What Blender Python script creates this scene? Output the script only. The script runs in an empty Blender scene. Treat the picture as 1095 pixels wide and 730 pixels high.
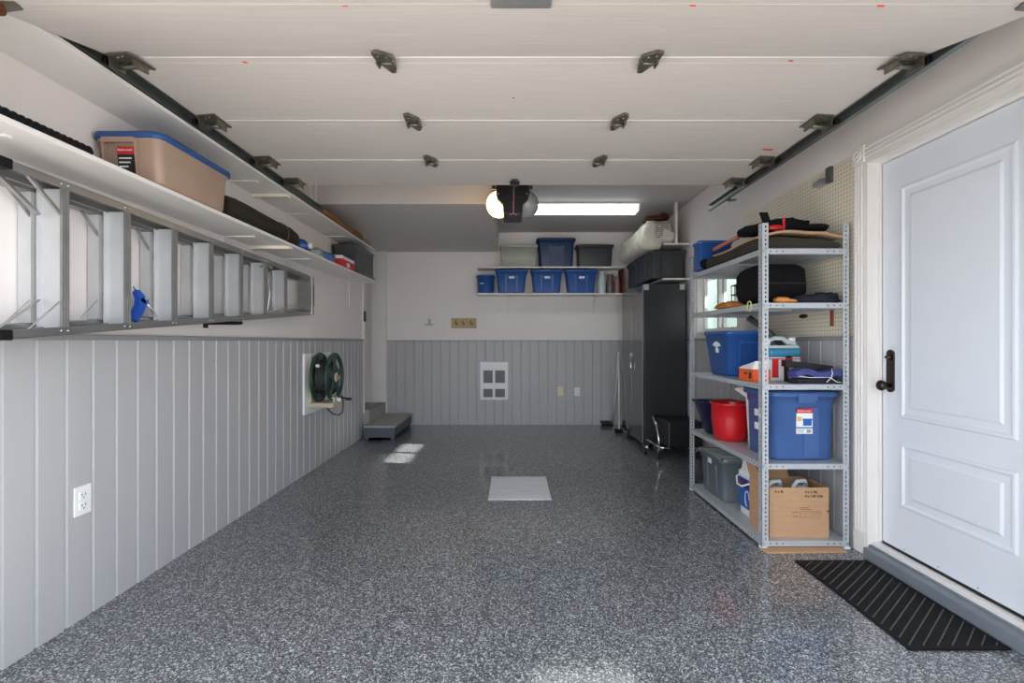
import bpy, bmesh, math, random
from mathutils import Vector, Matrix, noise
from mathutils.bvhtree import BVHTree
random.seed(7)
scn = bpy.context.scene
COL = scn.collection
PI = math.pi

# ------------------------------------------------------------------ materials
def lin(c):
    def f(v):
        v /= 255.0
        return v/12.92 if v <= .04045 else ((v+.055)/1.055)**2.4
    return tuple(f(v) for v in c)

MATS = {}
def mat(name, rgb, rough=.5, metal=0.0, var=.06, scale=6.0, bump=0.0, bscale=80.0, stretch=(1,1,1),
        emit=None, estr=0.0, trans=0.0, alpha=1.0, coat=0.0, spec=None, aniso=False):
    if name in MATS: return MATS[name]
    m = bpy.data.materials.new(name); m.use_nodes = True
    nt = m.node_tree; N = nt.nodes; L = nt.links
    b = N['Principled BSDF']
    c = lin(rgb)
    tc = N.new('ShaderNodeTexCoord'); mp = N.new('ShaderNodeMapping')
    mp.inputs['Scale'].default_value = stretch
    L.new(tc.outputs['Object'], mp.inputs['Vector'])
    nz = N.new('ShaderNodeTexNoise'); nz.inputs['Scale'].default_value = scale; nz.inputs['Detail'].default_value = 5
    L.new(mp.outputs[0], nz.inputs['Vector'])
    rp = N.new('ShaderNodeValToRGB')
    rp.color_ramp.elements[0].position = .3; rp.color_ramp.elements[1].position = .7
    rp.color_ramp.elements[0].color = (*[max(0, v*(1-var)) for v in c], 1)
    rp.color_ramp.elements[1].color = (*[min(1, v*(1+var)) for v in c], 1)
    L.new(nz.outputs['Fac'], rp.inputs[0]); L.new(rp.outputs[0], b.inputs['Base Color'])
    b.inputs['Roughness'].default_value = rough; b.inputs['Metallic'].default_value = metal
    b.inputs['Transmission Weight'].default_value = trans
    b.inputs['Alpha'].default_value = alpha
    b.inputs['Coat Weight'].default_value = coat; b.inputs['Coat Roughness'].default_value = .08
    if spec is not None: b.inputs['Specular IOR Level'].default_value = spec
    if bump > 0:
        n2 = N.new('ShaderNodeTexNoise'); n2.inputs['Scale'].default_value = bscale; n2.inputs['Detail'].default_value = 3
        L.new(mp.outputs[0], n2.inputs['Vector'])
        bp = N.new('ShaderNodeBump'); bp.inputs['Strength'].default_value = bump; bp.inputs['Distance'].default_value = .01
        L.new(n2.outputs['Fac'], bp.inputs['Height']); L.new(bp.outputs[0], b.inputs['Normal'])
    if emit:
        b.inputs['Emission Color'].default_value = (*emit, 1); b.inputs['Emission Strength'].default_value = estr
    MATS[name] = m
    return m

def ramp(nt, fac, stops, const=False):
    r = nt.nodes.new('ShaderNodeValToRGB'); cr = r.color_ramp
    if const: cr.interpolation = 'CONSTANT'
    while len(cr.elements) < len(stops): cr.elements.new(.5)
    for e, (p, c) in zip(cr.elements, stops): e.position = p; e.color = (*c, 1)
    nt.links.new(fac, r.inputs[0]); return r

def floor_mat():
    m = bpy.data.materials.new('epoxy_flake_floor'); m.use_nodes = True
    nt = m.node_tree; N = nt.nodes; L = nt.links; b = N['Principled BSDF']
    tc = N.new('ShaderNodeTexCoord')
    v = N.new('ShaderNodeTexVoronoi'); v.inputs['Scale'].default_value = 205; v.inputs['Randomness'].default_value = 1
    n = N.new('ShaderNodeTexNoise'); n.inputs['Scale'].default_value = 60; n.inputs['Detail'].default_value = 2
    mx = N.new('ShaderNodeMix'); mx.data_type = 'VECTOR'; mx.inputs['Factor'].default_value = .012
    L.new(tc.outputs['Object'], mx.inputs['A']); L.new(tc.outputs['Object'], n.inputs['Vector'])
    L.new(n.outputs['Color'], mx.inputs['B']); L.new(mx.outputs['Result'], v.inputs['Vector'])
    sep = N.new('ShaderNodeSeparateColor'); L.new(v.outputs['Color'], sep.inputs[0])
    r = ramp(nt, sep.outputs[0], [(0, lin((32,35,40))), (.20, lin((68,72,77))), (.43, lin((98,102,108))),
                                  (.70, lin((132,136,141))), (.87, lin((194,196,199)))], True)
    n2 = N.new('ShaderNodeTexNoise'); n2.inputs['Scale'].default_value = 1.3; n2.inputs['Detail'].default_value = 3
    L.new(tc.outputs['Object'], n2.inputs['Vector'])
    r2 = ramp(nt, n2.outputs['Fac'], [(.3, (.9,.9,.9)), (.7, (1,1,1))])
    ml = N.new('ShaderNodeMix'); ml.data_type = 'RGBA'; ml.blend_type = 'MULTIPLY'; ml.inputs['Factor'].default_value = 1
    L.new(r.outputs[0], ml.inputs['A']); L.new(r2.outputs[0], ml.inputs['B']); L.new(ml.outputs['Result'], b.inputs['Base Color'])
    b.inputs['Roughness'].default_value = .55
    b.inputs['Coat Weight'].default_value = 1.0; b.inputs['Coat Roughness'].default_value = .10; b.inputs['Coat IOR'].default_value = 1.55
    n3 = N.new('ShaderNodeTexNoise'); n3.inputs['Scale'].default_value = 25; L.new(tc.outputs['Object'], n3.inputs['Vector'])
    bp = N.new('ShaderNodeBump'); bp.inputs['Strength'].default_value = .05; bp.inputs['Distance'].default_value = .003
    L.new(n3.outputs['Fac'], bp.inputs['Height']); L.new(bp.outputs[0], b.inputs['Coat Normal']); L.new(bp.outputs[0], b.inputs['Normal'])
    return m

def peg_mat():
    m = bpy.data.materials.new('cream_pegboard'); m.use_nodes = True
    nt = m.node_tree; N = nt.nodes; L = nt.links; b = N['Principled BSDF']
    tc = N.new('ShaderNodeTexCoord'); sx = N.new('ShaderNodeSeparateXYZ'); L.new(tc.outputs['Object'], sx.inputs[0])
    def mth(op, a, bb=None):
        q = N.new('ShaderNodeMath'); q.operation = op
        for i, s in enumerate((a, bb)):
            if s is None: continue
            if isinstance(s, (int, float)): q.inputs[i].default_value = s
            else: L.new(s, q.inputs[i])
        return q.outputs[0]
    d = []
    for ax in (1, 2):
        f = mth('FRACT', mth('DIVIDE', sx.outputs[ax], .0254)); f = mth('SUBTRACT', f, .5); d.append(mth('MULTIPLY', f, f))
    dist = mth('ADD', d[0], d[1])
    hole = mth('LESS_THAN', dist, .020)
    mx = N.new('ShaderNodeMix'); mx.data_type = 'RGBA'
    mx.inputs['A'].default_value = (*lin((226,218,198)), 1); mx.inputs['B'].default_value = (*lin((70,62,50)), 1)
    L.new(hole, mx.inputs['Factor']); L.new(mx.outputs['Result'], b.inputs['Base Color'])
    b.inputs['Roughness'].default_value = .45
    return m

M = dict(
 wall = mat('white_wall_paint', (238,232,231), .6, var=.02, scale=2, bump=.05, bscale=120),
 ceil = mat('ceiling_paint', (206,202,202), .7, var=.02, scale=2),
 trim = mat('white_trim_paint', (233,230,228), .35, var=.02),
 wains = mat('grey_board_panel', (180,180,184), .42, var=.03, scale=3, stretch=(1,1,.3)),
 cap = mat('grey_cap_rail', (150,149,150), .45, var=.03),
 odoor = mat('overhead_door_steel', (208,202,198), .5, var=.05, scale=14, stretch=(.25,6,1), bump=.12, bscale=40),
 seam = mat('door_seam_dark', (120,112,106), .6),
 entry = mat('white_door_paint', (222,228,238), .32, var=.01),
 rubber = mat('black_rubber', (15,15,17), .7, var=.15, bump=.1, spec=.25),
 darkgap = mat('dark_weatherstrip', (20,20,22), .7),
 threshold = mat('grey_threshold_paint', (116,124,134), .45, var=.08, scale=12),
 galv = mat('galvanised_steel', (178,182,184), .38, .75, var=.10, scale=22, bump=.03),
 rackm = mat('grey_powder_steel', (186,192,198), .42, .25, var=.05, scale=14),
 lip = mat('ribbed_aluminium', (150,150,150), .4, .7, var=.1, scale=20), alu = mat('mill_aluminium', (165,165,164), .36, .8, var=.08, scale=10, stretch=(1,.3,1)),
 alu2 = mat('pale_aluminium_tread', (206,208,211), .42, .35, var=.06, scale=8),
 chrome = mat('chrome', (225,228,232), .12, 1.0, var=.02),
 track = mat('track_steel', (122,130,128), .42, .8, var=.22, scale=9),
 hinge = mat('hinge_steel', (128,124,114), .45, .8, var=.25, scale=40),
 rust = mat('rusty_steel', (112,70,42), .75, .3, var=.4, scale=60, bump=.3),
 blackp = mat('black_plastic', (22,22,24), .45, var=.1),
 blackcloth = mat('black_cloth', (17,17,19), .9, var=.25, scale=30, bump=.5, bscale=60, spec=.2),
 navycloth = mat('navy_cloth', (26,30,46), .9, var=.3, scale=30, bump=.5, bscale=60),
 bluetote = mat('blue_tote_plastic', (42,86,156), .38, var=.05),
 bluetote2 = mat('slate_blue_tote_plastic', (64,96,152), .38, var=.05),
 bluedk = mat('dark_blue_tote_plastic', (27,50,92), .4, var=.06),
 bluelid = mat('blue_lid_plastic', (38,80,140), .4, var=.05),
 navy = mat('navy_plastic', (32,30,62), .35, var=.08),
 red = mat('red_plastic', (196,26,36), .26, var=.05, coat=.3),
 dgrey = mat('dark_grey_plastic', (76,80,82), .42, var=.06),
 charc = mat('charcoal_plastic', (56,60,64), .42, var=.06),
 mgrey = mat('mid_grey_plastic', (104,110,118), .42, var=.05),
 mlid = mat('pale_grey_lid', (178,183,183), .4, var=.05),
 beige = mat('beige_tote_plastic', (164,140,124), .42, var=.05),
 cab = mat('charcoal_cabinet_steel', (50,51,56), .35, .2, var=.05, scale=3),
 cabdoor = mat('glossy_cabinet_door', (120,118,116), .16, .85, var=.04, scale=2),
 cardb = mat('cardboard', (184,146,112), .8, var=.06, scale=12, stretch=(1,1,8)),
 cardd = mat('brown_cardboard', (140,102,62), .85, var=.1, scale=12),
 tan = mat('tan_carpet_back', (170,140,112), .9, var=.12, scale=30, bump=.3),
 felt = mat('grey_felt', (122,118,116), .9, var=.1, scale=30),
 ink = mat('black_ink', (30,26,24), .8),
 inkb = mat('faded_ink', (120,88,62), .8),
 white = mat('white_plastic', (236,238,240), .35, var=.02),
 cream = mat('cream_plastic', (226,216,186), .4, var=.02),
 beigep = mat('beige_plastic', (190,180,160), .5, var=.05),
 green = mat('dark_green_plastic', (38,66,58), .4, var=.1),
 hose = mat('dark_hose', (40,46,46), .5, var=.15, scale=40),
 wood = mat('pine_wood', (188,160,116), .5, var=.12, scale=14, stretch=(1,6,10)),
 woodw = mat('painted_batten', (232,224,206), .5, var=.03),
 redwood = mat('reddish_board', (92,34,30), .6, var=.2),
 brown = mat('brown_fabric', (86,54,40), .9, var=.25, scale=20, bump=.4),
 gblack = mat('carpet_roll', (44,40,36), .95, var=.3, scale=60, bump=.6, bscale=200),
 yellow = mat('pale_yellow_tape', (214,210,140), .5),
 orange = mat('orange_card', (232,96,36), .5, var=.08),
 glove = mat('orange_tan_leather', (200,130,62), .8, var=.2, scale=20, bump=.3),
 paper = mat('white_paper', (236,234,232), .7, var=.03),
 labelw = mat('white_label', (232,236,240), .5, var=.02),
 labelr = mat('red_label', (200,36,40), .5, var=.02),
 labelk = mat('black_label', (28,28,28), .5, var=.02),
 labely = mat('yellow_label', (226,190,80), .5),
 labelb = mat('blue_label', (40,96,180), .45, var=.1),
 teal = mat('blue_washer_fluid', (62,132,168), .25, var=.04),
 jugc = mat('translucent_jug_plastic', (190,204,208), .25, var=.03),
 purple = mat('blue_violet_tarp', (60,66,128), .55, var=.2, scale=16, bump=.5, bscale=30),
 bag = mat('crinkled_clear_plastic', (220,214,202), .28, var=.12, scale=9, bump=.9, bscale=26),
 clearb = mat('clear_frosted_plastic', (215,220,210), .22, var=.05, alpha=.4),
 clearc = mat('clear_glass_jar', (222,222,222), .08, var=.02, trans=.9),
 olive = mat('pale_green_contents', (150,160,128), .7, var=.25, scale=14),
 grate = mat('whitewashed_lid', (206,208,213), .5, var=.16, scale=9, stretch=(.5,7,1)),
 steptop = mat('grey_step_carpet', (168,166,164), .85, var=.06, scale=50, bump=.3),
 steps = mat('blue_grey_step_paint', (76,86,98), .5, var=.08),
 lens = mat('frosted_lens', (196,196,196), .25, var=.02, trans=.35),
 lensl = mat('lit_warm_lens', (255,238,200), .4, emit=(1,.60,.20), estr=2.8),
 diff = mat('lit_diffuser', (240,250,250), .4, emit=(.95,1,.98), estr=1.7),
 redmark = mat('red_chalk_mark', (226,84,58), .7),
 bronze = mat('dark_bronze', (62,52,50), .3, .8, var=.1),
 glass = mat('window_glass', (250,252,252), .02, trans=1.0),
 blocker_green = mat('green_sun_blocker', (140,152,142), .9, var=.15, scale=3),
 eave_block = mat('added_eave', (200,198,192), .8),
 drive = mat('driveway_concrete', (166,162,156), .85, var=.08, scale=3),
 pink = mat('pink_cord', (150,92,100), .6),
 matrib = mat('mat_worn_rib', (84,82,80), .7, var=.2, scale=30),
)
def pane_mat():
    m = bpy.data.materials.new('clear_window_pane'); m.use_nodes = True
    nt = m.node_tree; N = nt.nodes; L = nt.links
    for n in list(N):
        if n.type == 'BSDF_PRINCIPLED': N.remove(n)
    t = N.new('ShaderNodeBsdfTransparent'); t.inputs[0].default_value = (.95,.97,.97,1)
    g = N.new('ShaderNodeBsdfGlossy'); g.inputs['Roughness'].default_value = .02
    mx = N.new('ShaderNodeMixShader'); mx.inputs[0].default_value = .07; L.new(t.outputs[0], mx.inputs[1]); L.new(g.outputs[0], mx.inputs[2])
    L.new(mx.outputs[0], N['Material Output'].inputs[0]); return m
M['glass'] = pane_mat()
M['floor'] = floor_mat(); M['peg'] = peg_mat()

# ------------------------------------------------------------------ scene helpers
def V(*a): return Vector(a)

def tag(o, label=None, cat=None, group=None, kind=None):
    if label: o['label'] = label
    if cat: o['category'] = cat
    if group: o['group'] = group
    if kind: o['kind'] = kind
    return o

def base_of(o):
    p = Vector((0,0,0))
    while o is not None:
        p += o.location; o = o.parent
    return p

def thing(name, loc, label, cat, group=None, kind=None):
    o = bpy.data.objects.new(name, None); COL.objects.link(o)
    o.empty_display_size = .05; o.location = loc
    return tag(o, label, cat, group, kind)

class MB:
    def __init__(s): s.bm = bmesh.new(); s.mi = 0
    def face(s, vs, smooth=False):
        try:
            f = s.bm.faces.new(vs)
        except ValueError:
            return None
        f.material_index = s.mi; f.smooth = smooth; return f
    def hexa(s, p):
        v = [s.bm.verts.new(q) for q in p]
        for q in ((3,2,1,0),(4,5,6,7),(0,1,5,4),(1,2,6,5),(2,3,7,6),(3,0,4,7)): s.face([v[i] for i in q])
        return s
    def box(s, x0,x1,y0,y1,z0,z1, bev=0):
        if bev > 0:
            t = bmesh.new()
            v = [t.verts.new(q) for q in ((x0,y0,z0),(x1,y0,z0),(x1,y1,z0),(x0,y1,z0),(x0,y0,z1),(x1,y0,z1),(x1,y1,z1),(x0,y1,z1))]
            for q in ((3,2,1,0),(4,5,6,7),(0,1,5,4),(1,2,6,5),(2,3,7,6),(3,0,4,7)): t.faces.new([v[i] for i in q])
            bmesh.ops.bevel(t, geom=t.edges[:], offset=bev, segments=2, profile=.5, affect='EDGES')
            mp = {v: s.bm.verts.new(v.co) for v in t.verts}
            for f in t.faces: s.face([mp[v] for v in f.verts])
            t.free(); return s
        return s.hexa(((x0,y0,z0),(x1,y0,z0),(x1,y1,z0),(x0,y1,z0),(x0,y0,z1),(x1,y0,z1),(x1,y1,z1),(x0,y1,z1)))
    def beam(s, p0, p1, a, b):
        p0, p1, a, b = map(Vector, (p0, p1, a, b))
        return s.hexa([p0-a-b, p0+a-b, p0+a+b, p0-a+b, p1-a-b, p1+a-b, p1+a+b, p1-a+b])
    def tube(s, pts, r, seg=10, cap=True, closed=False):
        pts = [Vector(p) for p in pts]; n = len(pts); rings = []; up = None
        rr = r if isinstance(r, (list, tuple)) else [r]*n
        for i, p in enumerate(pts):
            if closed: d = pts[(i+1) % n]-pts[i-1]
            else: d = pts[min(i+1, n-1)]-pts[max(i-1, 0)]
            d.normalize()
            if up is None:
                up = Vector((0,0,1)) if abs(d.z) < .9 else Vector((1,0,0))
            a = d.cross(up).normalized(); up = a.cross(d).normalized()
            rings.append([s.bm.verts.new(p+rr[i]*(math.cos(2*PI*k/seg)*a+math.sin(2*PI*k/seg)*up)) for k in range(seg)])
        m = n if closed else n-1
        for i in range(m):
            A, B = rings[i], rings[(i+1) % n]
            for k in range(seg): s.face([A[k], A[(k+1) % seg], B[(k+1) % seg], B[k]], True)
        if cap and not closed:
            s.face(rings[0][::-1]); s.face(rings[-1])
        return s
    def lathe(s, prof, c=(0,0,0), axis='Z', seg=28, capa=True, capb=True):
        c = Vector(c); rings = []
        ax = {'Z': (Vector((1,0,0)),Vector((0,1,0)),Vector((0,0,1))), 'Y': (Vector((1,0,0)),Vector((0,0,1)),Vector((0,-1,0))),
              'X': (Vector((0,1,0)),Vector((0,0,1)),Vector((1,0,0)))}[axis]
        for (r, h) in prof:
            rings.append([s.bm.verts.new(c+ax[2]*h+max(r,1e-4)*(math.cos(2*PI*k/seg)*ax[0]+math.sin(2*PI*k/seg)*ax[1])) for k in range(seg)])
        for A, B in zip(rings, rings[1:]):
            for k in range(seg): s.face([A[k], A[(k+1) % seg], B[(k+1) % seg], B[k]], True)
        if capa: s.face(rings[0][::-1])
        if capb: s.face(rings[-1])
        return s
    def prism(s, poly, ax, t0, t1):
        """poly: 2D points; ax 'X','Y','Z' extrusion axis"""
        def P(u, v, t): return {'X': (t,u,v), 'Y': (u,t,v), 'Z': (u,v,t)}[ax]
        A = [s.bm.verts.new(P(u,v,t0)) for u,v in poly]; B = [s.bm.verts.new(P(u,v,t1)) for u,v in poly]
        n = len(poly)
        for k in range(n): s.face([A[k], A[(k+1) % n], B[(k+1) % n], B[k]])
        s.face(A[::-1]); s.face(B); return s
    def loft(s, secs, seg=5, cap0=True, cap1=True, smooth=True):
        """secs: (z, hx, hy, r, cx, cy)"""
        rings = []
        for q in secs:
            z, hx, hy, r = q[:4]; cx, cy = (q[4], q[5]) if len(q) > 4 else (0, 0)
            r = min(r, hx*.98, hy*.98); ring = []
            for (sx, sy, a0) in ((1,1,0),(-1,1,90),(-1,-1,180),(1,-1,270)):
                for k in range(seg+1):
                    a = math.radians(a0+90*k/seg)
                    ring.append(s.bm.verts.new((cx+sx*(hx-r)+r*math.cos(a), cy+sy*(hy-r)+r*math.sin(a), z)))
            rings.append(ring)
        n = len(rings[0])
        for A, B in zip(rings, rings[1:]):
            for k in range(n): s.face([A[k], A[(k+1) % n], B[(k+1) % n], B[k]], smooth)
        if cap0: s.face(rings[0][::-1])
        if cap1: s.face(rings[-1])
        return s
    def slab(s, x0,x1,y0,y1, zf, th, nx=14, ny=18):
        top = [[s.bm.verts.new((x0+(x1-x0)*i/nx, y0+(y1-y0)*j/ny, zf(i/nx, j/ny)+th)) for j in range(ny+1)] for i in range(nx+1)]
        bot = [[s.bm.verts.new((x0+(x1-x0)*i/nx, y0+(y1-y0)*j/ny, zf(i/nx, j/ny))) for j in range(ny+1)] for i in range(nx+1)]
        for i in range(nx):
            for j in range(ny):
                s.face([top[i][j], top[i+1][j], top[i+1][j+1], top[i][j+1]], True)
                s.face([bot[i][j+1], bot[i+1][j+1], bot[i+1][j], bot[i][j]], True)
        for i in range(nx):
            s.face([bot[i][0], bot[i+1][0], top[i+1][0], top[i][0]]); s.face([top[i][ny], top[i+1][ny], bot[i+1][ny], bot[i][ny]])
        for j in range(ny):
            s.face([top[0][j], top[0][j+1], bot[0][j+1], bot[0][j]]); s.face([bot[nx][j], bot[nx][j+1], top[nx][j+1], top[nx][j]])
        return s
    def blob(s, c, rad, e=.6, amp=.1, fr=6.0, sub=4, flat=None, seed=0):
        t = bmesh.new(); bmesh.ops.create_icosphere(t, subdivisions=sub, radius=1)
        c = Vector(c); mp = {}
        for v in t.verts:
            d = v.co.normalized()
            q = Vector([math.copysign(abs(k)**e, k) for k in d])
            nn = noise.noise(q*fr*.5+Vector((seed,0,0)))*amp + noise.noise(q*fr+Vector((0,seed,3)))*amp*.5
            q = q*(1+nn)
            p = Vector((q.x*rad[0], q.y*rad[1], q.z*rad[2]))+c
            if flat is not None and p.z < flat: p.z = flat+ (p.z-flat)*.02
            mp[v] = s.bm.verts.new(p)
        for f in t.faces: s.face([mp[v] for v in f.verts], True)
        t.free(); return s
    def build(s, name, m, parent=None, mods=None, recalc=True):
        if recalc: bmesh.ops.recalc_face_normals(s.bm, faces=s.bm.faces[:])
        me = bpy.data.meshes.new(name)
        if parent is not None:
            off = base_of(parent)
        else:
            xs = [v.co for v in s.bm.verts]
            lo = Vector([min(v[i] for v in xs) for i in range(3)]); hi = Vector([max(v[i] for v in xs) for i in range(3)])
            off = Vector(((lo.x+hi.x)/2, (lo.y+hi.y)/2, lo.z))
        bmesh.ops.translate(s.bm, verts=s.bm.verts[:], vec=-off)
        s.bm.to_mesh(me); s.bm.free()
        for k in (m if isinstance(m, (list, tuple)) else [m]): me.materials.append(k)
        o = bpy.data.objects.new(name, me); COL.objects.link(o)
        if parent is not None: o.parent = parent
        else: o.location = off
        return o

def struct(mb, name, m, label, cat):
    return tag(mb.build(name, m), label, cat, kind='structure')

def split_build(mb, name, m, parent):
    """each loose piece of mb becomes an object of its own"""
    bm = mb.bm; seen = set(); bm.verts.ensure_lookup_table()
    for v0 in bm.verts[:]:
        if v0 in seen: continue
        st_ = [v0]; seen.add(v0); comp = []
        while st_:
            v = st_.pop(); comp.append(v)
            for e in v.link_edges:
                w_ = e.other_vert(v)
                if w_ not in seen: seen.add(w_); st_.append(w_)
        q = MB(); mp = {v: q.bm.verts.new(v.co) for v in comp}
        for f in {f for v in comp for f in v.link_faces}: q.face([mp[v] for v in f.verts], f.smooth)
        q.build(name, m, parent)
    bm.free()

def copy_tree(o, parent=None):
    c = o.copy(); COL.objects.link(c)
    if parent is not None: c.parent = parent
    for ch in list(o.children): copy_tree(ch, c)
    return c

def text_mb(s, size, origin, facing='-Y', ext=.0004, align='LEFT', bold=0.0):
    cu = bpy.data.curves.new('t', 'FONT'); cu.body = s; cu.size = size; cu.extrude = ext; cu.align_x = align
    cu.resolution_u = 2; cu.offset = bold
    ob = bpy.data.objects.new('t', cu); COL.objects.link(ob); bpy.context.view_layer.update()
    me = bpy.data.meshes.new_from_object(ob.evaluated_get(bpy.context.evaluated_depsgraph_get()))
    bpy.data.objects.remove(ob); bpy.data.curves.remove(cu)
    R = {'-Y': Matrix(((1,0,0),(0,0,-1),(0,1,0))), '-X': Matrix(((0,0,-1),(-1,0,0),(0,1,0))), '+X': Matrix(((0,0,1),(1,0,0),(0,1,0)))}[facing]
    mb = MB(); mb.bm.from_mesh(me); bpy.data.meshes.remove(me)
    for v in mb.bm.verts: v.co = R @ v.co + Vector(origin)
    return mb

# ------------------------------------------------------------------ room
XL, XR, YB, YF, ZC = -1.87, 2.0, 6.97, .92, 2.77
ZW = 1.205
Z0L = .333
mb = MB().box(XL-.1, XR+.1, YF, YB+.1, -.12, 0)
struct(mb, 'floor', M['floor'], 'grey speckled epoxy flake garage floor with a glossy coat', 'floor')
mb = MB().box(-9, 9, -10, YF-.002, -.14, -.02)
struct(mb, 'driveway', M['drive'], 'pale concrete driveway in front of the open garage', 'driveway')
# left wall: garage part + niche
mb = MB().box(XL-.12, XL, YF+.15, 6.10, 0, ZC)
struct(mb, 'wall_left', M['wall'], 'white painted left wall above the grey board panelling', 'wall')
mb = MB()
mb.box(-3.0, XR+.12, YB, YB+.12, 0, ZC)
mb.box(-3.0, XL-.12, 5.98, 6.10, 0, ZC); mb.box(-3.12, -3.0, 5.98, YB+.12, 0, ZC)
struct(mb, 'wall_back', M['wall'], 'white painted back wall with the small side niche on its left', 'wall')
# right wall with window and door openings
WY0, WY1, WZ0, WZ1 = 4.26, 5.30, 1.25, 1.97
DY0, DY1, DZ0, DZ1 = 1.83, 2.705, 0.0, 2.20
T = XR+.14
mb = MB()
mb.box(XR, T, YF, DY0, 0, ZC); mb.box(XR, T, DY0, DY1, DZ1, ZC)
mb.box(XR, T, DY1, WY0, 0, ZC); mb.box(XR, T, WY0, WY1, 0, WZ0); mb.box(XR, T, WY0, WY1, WZ1, ZC); mb.box(XR, T, WY1, YB+.12, 0, ZC)
struct(mb, 'wall_right', M['wall'], 'white painted right wall with the entry door and a window', 'wall')
mb = MB()
mb.box(XL-.12, -1.66, YF, YF+.15, 0, ZC); mb.box(1.72, XR, YF, YF+.15, 0, ZC); mb.box(-1.66, 1.72, YF, YF+.15, 2.02, ZC)
struct(mb, 'wall_front', M['wall'], 'front wall framing the wide overhead door opening', 'wall')
# ceiling with lowered bulkhead on the left
mb = MB()
mb.box(-3.12, T, YF, YB+.12, ZC, ZC+.12)
struct(mb, 'ceiling', M['ceil'], 'pale grey painted garage ceiling', 'ceiling')
mb = MB().box(-3.0, -.19, 4.54, YB, 2.49, ZC)
struct(mb, 'trim_1', M['ceil'], 'lowered ceiling bulkhead at the back left', 'bulkhead')

def wainscot(name, p0, p1, nrm, z0, z1, label, pitch=.128):
    """grooved board panel standing on a line p0->p1, nrm points to room"""
    mb = MB(); p0 = Vector(p0); p1 = Vector(p1); n = Vector(nrm)
    Ln = (p1-p0).length; d = (p1-p0)/Ln; prof = []; u = 0
    while u < Ln:
        for du, dep in ((0,.002),(.009,.002),(.014,.012),(pitch-.003,.012)):
            if u+du < Ln: prof.append((u+du, dep))
        u += pitch
    prof.append((Ln, .011))
    A = [mb.bm.verts.new((*(p0+d*u+n*dep), z0)) for u, dep in prof]; B = [mb.bm.verts.new((*(p0+d*u+n*dep), z1)) for u, dep in prof]
    for k in range(len(A)-1): mb.face([A[k], A[k+1], B[k+1], B[k]])
    a0 = mb.bm.verts.new((*p0, z0)); a1 = mb.bm.verts.new((*p1, z0)); b0 = mb.bm.verts.new((*p0, z1)); b1 = mb.bm.verts.new((*p1, z1))
    mb.face([a0, A[0], B[0], b0]); mb.face([A[-1], a1, b1, B[-1]]); mb.face(A[::-1]+[a0, a1][::1] if False else [a0, a1, b1, b0])
    o = struct(mb, name, M['wains'], label, 'panelling'); return o
wainscot('trim_2', (XL, 1.115), (XL, 6.05), (1,0), 0, ZW, 'grey vertical board panelling on the lower left wall')
wainscot('trim_3', (-1.79, YB), (XR, YB), (0,-1), 0, ZW, 'grey vertical board panelling on the lower back wall')
wainscot('trim_4', (XR, 6.95), (XR, 2.815), (-1,0), 0, ZW, 'grey vertical board panelling behind the metal rack')
mb = MB().box(XL, XL+.022, YF+.16, 6.05, ZW, ZW+.025, .003)
struct(mb, 'trim_5', M['cap'], 'grey cap rail topping the left panelling', 'cap rail')
mb = MB().box(-1.79, XR-.03, YB-.022, YB, ZW, ZW+.012, .003)
struct(mb, 'trim_6', M['cap'], 'grey cap rail topping the back panelling', 'cap rail')
mb = MB().box(XR-.022, XR, 2.815, 6.94, ZW, ZW+.025, .003)
struct(mb, 'trim_7', M['cap'], 'grey cap rail topping the right panelling', 'cap rail')
mb = MB().box(XL-.125, XL+.016, 6.05, 6.115, Z0L-.03, 2.49)
struct(mb, 'trim_8', M['trim'], 'white corner board where the left wall ends', 'trim')
mb = MB().box(-2.02, -1.795, YB-.05, YB-.001, Z0L, 2.49); mb.box(-2.0, -1.86, YB-.058, YB-.05, Z0L, 2.45, .002)
struct(mb, 'trim_9', M['trim'], 'wide white casing board beside the side niche', 'trim')
# landing in the niche
mb = MB().box(-2.98, -1.80, 6.12, YB-.06, 0, Z0L-.02); mb.box(-2.98, -1.79, 6.12, YB-.06, Z0L-.02, Z0L, .004)
landing = struct(mb, 'floor_landing', M['steptop'], 'raised grey landing inside the side niche', 'landing')

# entry door --------------------------------------------------------------
XD = 2.06
mb = MB()
def framebeam(mb, y0,y1,z0,z1):
    mb.box(XR-.017, XR+.0, y0, y1, z0, z1, .003)
# jambs + casing with flutes, rosette
mb.box(XR-.012, XR+.10, DY1-.002, DY1+.012, 0, DZ1+.012); mb.box(XR-.012, XR+.10, DY0-.012, DY0+.002, 0, DZ1+.012)
mb.box(XR-.012, XR+.10, DY0, DY1, DZ1-.002, DZ1+.012)
mb.box(XR+.045, XD-.002, DY1-.02, DY1-.002, .085, DZ1-.002); mb.box(XR+.045, XD-.002, DY0, DY1-.02, DZ1-.018, DZ1-.002)
cz0, cz1 = DZ1+.012, DZ1+.105
for y0, y1 in ((DY1+.012, DY1+.105), (DY0-.105, DY0-.012)):
    mb.box(XR-.014, XR, y0, y1, 0, cz0)
    for k in range(3):
        yy = y0+.018+k*.024
        mb.box(XR-.020, XR-.013, yy, yy+.012, .12, cz0-.01, .003)
    mb.box(XR-.024, XR, y0-.003, y1+.003, cz0, cz1+.006, .004)
    mb.lathe([(.036,0),(.036,-.005),(.030,-.008),(.024,-.003),(.012,-.003),(.008,-.007),(.001,-.008)], (XR-.024, (y0+y1)/2, (cz0+cz1)/2), 'X', 20)
mb.box(XR-.014, XR, DY0-.012, DY1+.012, cz0, cz1)
for k in range(3):
    zz = cz0+.018+k*.024
    mb.box(XR-.020, XR-.013, DY0-.012, DY1+.012, zz, zz+.012, .003)
struct(mb, 'trim_10', M['trim'], 'white fluted casing with corner blocks around the entry door', 'door casing')
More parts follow.
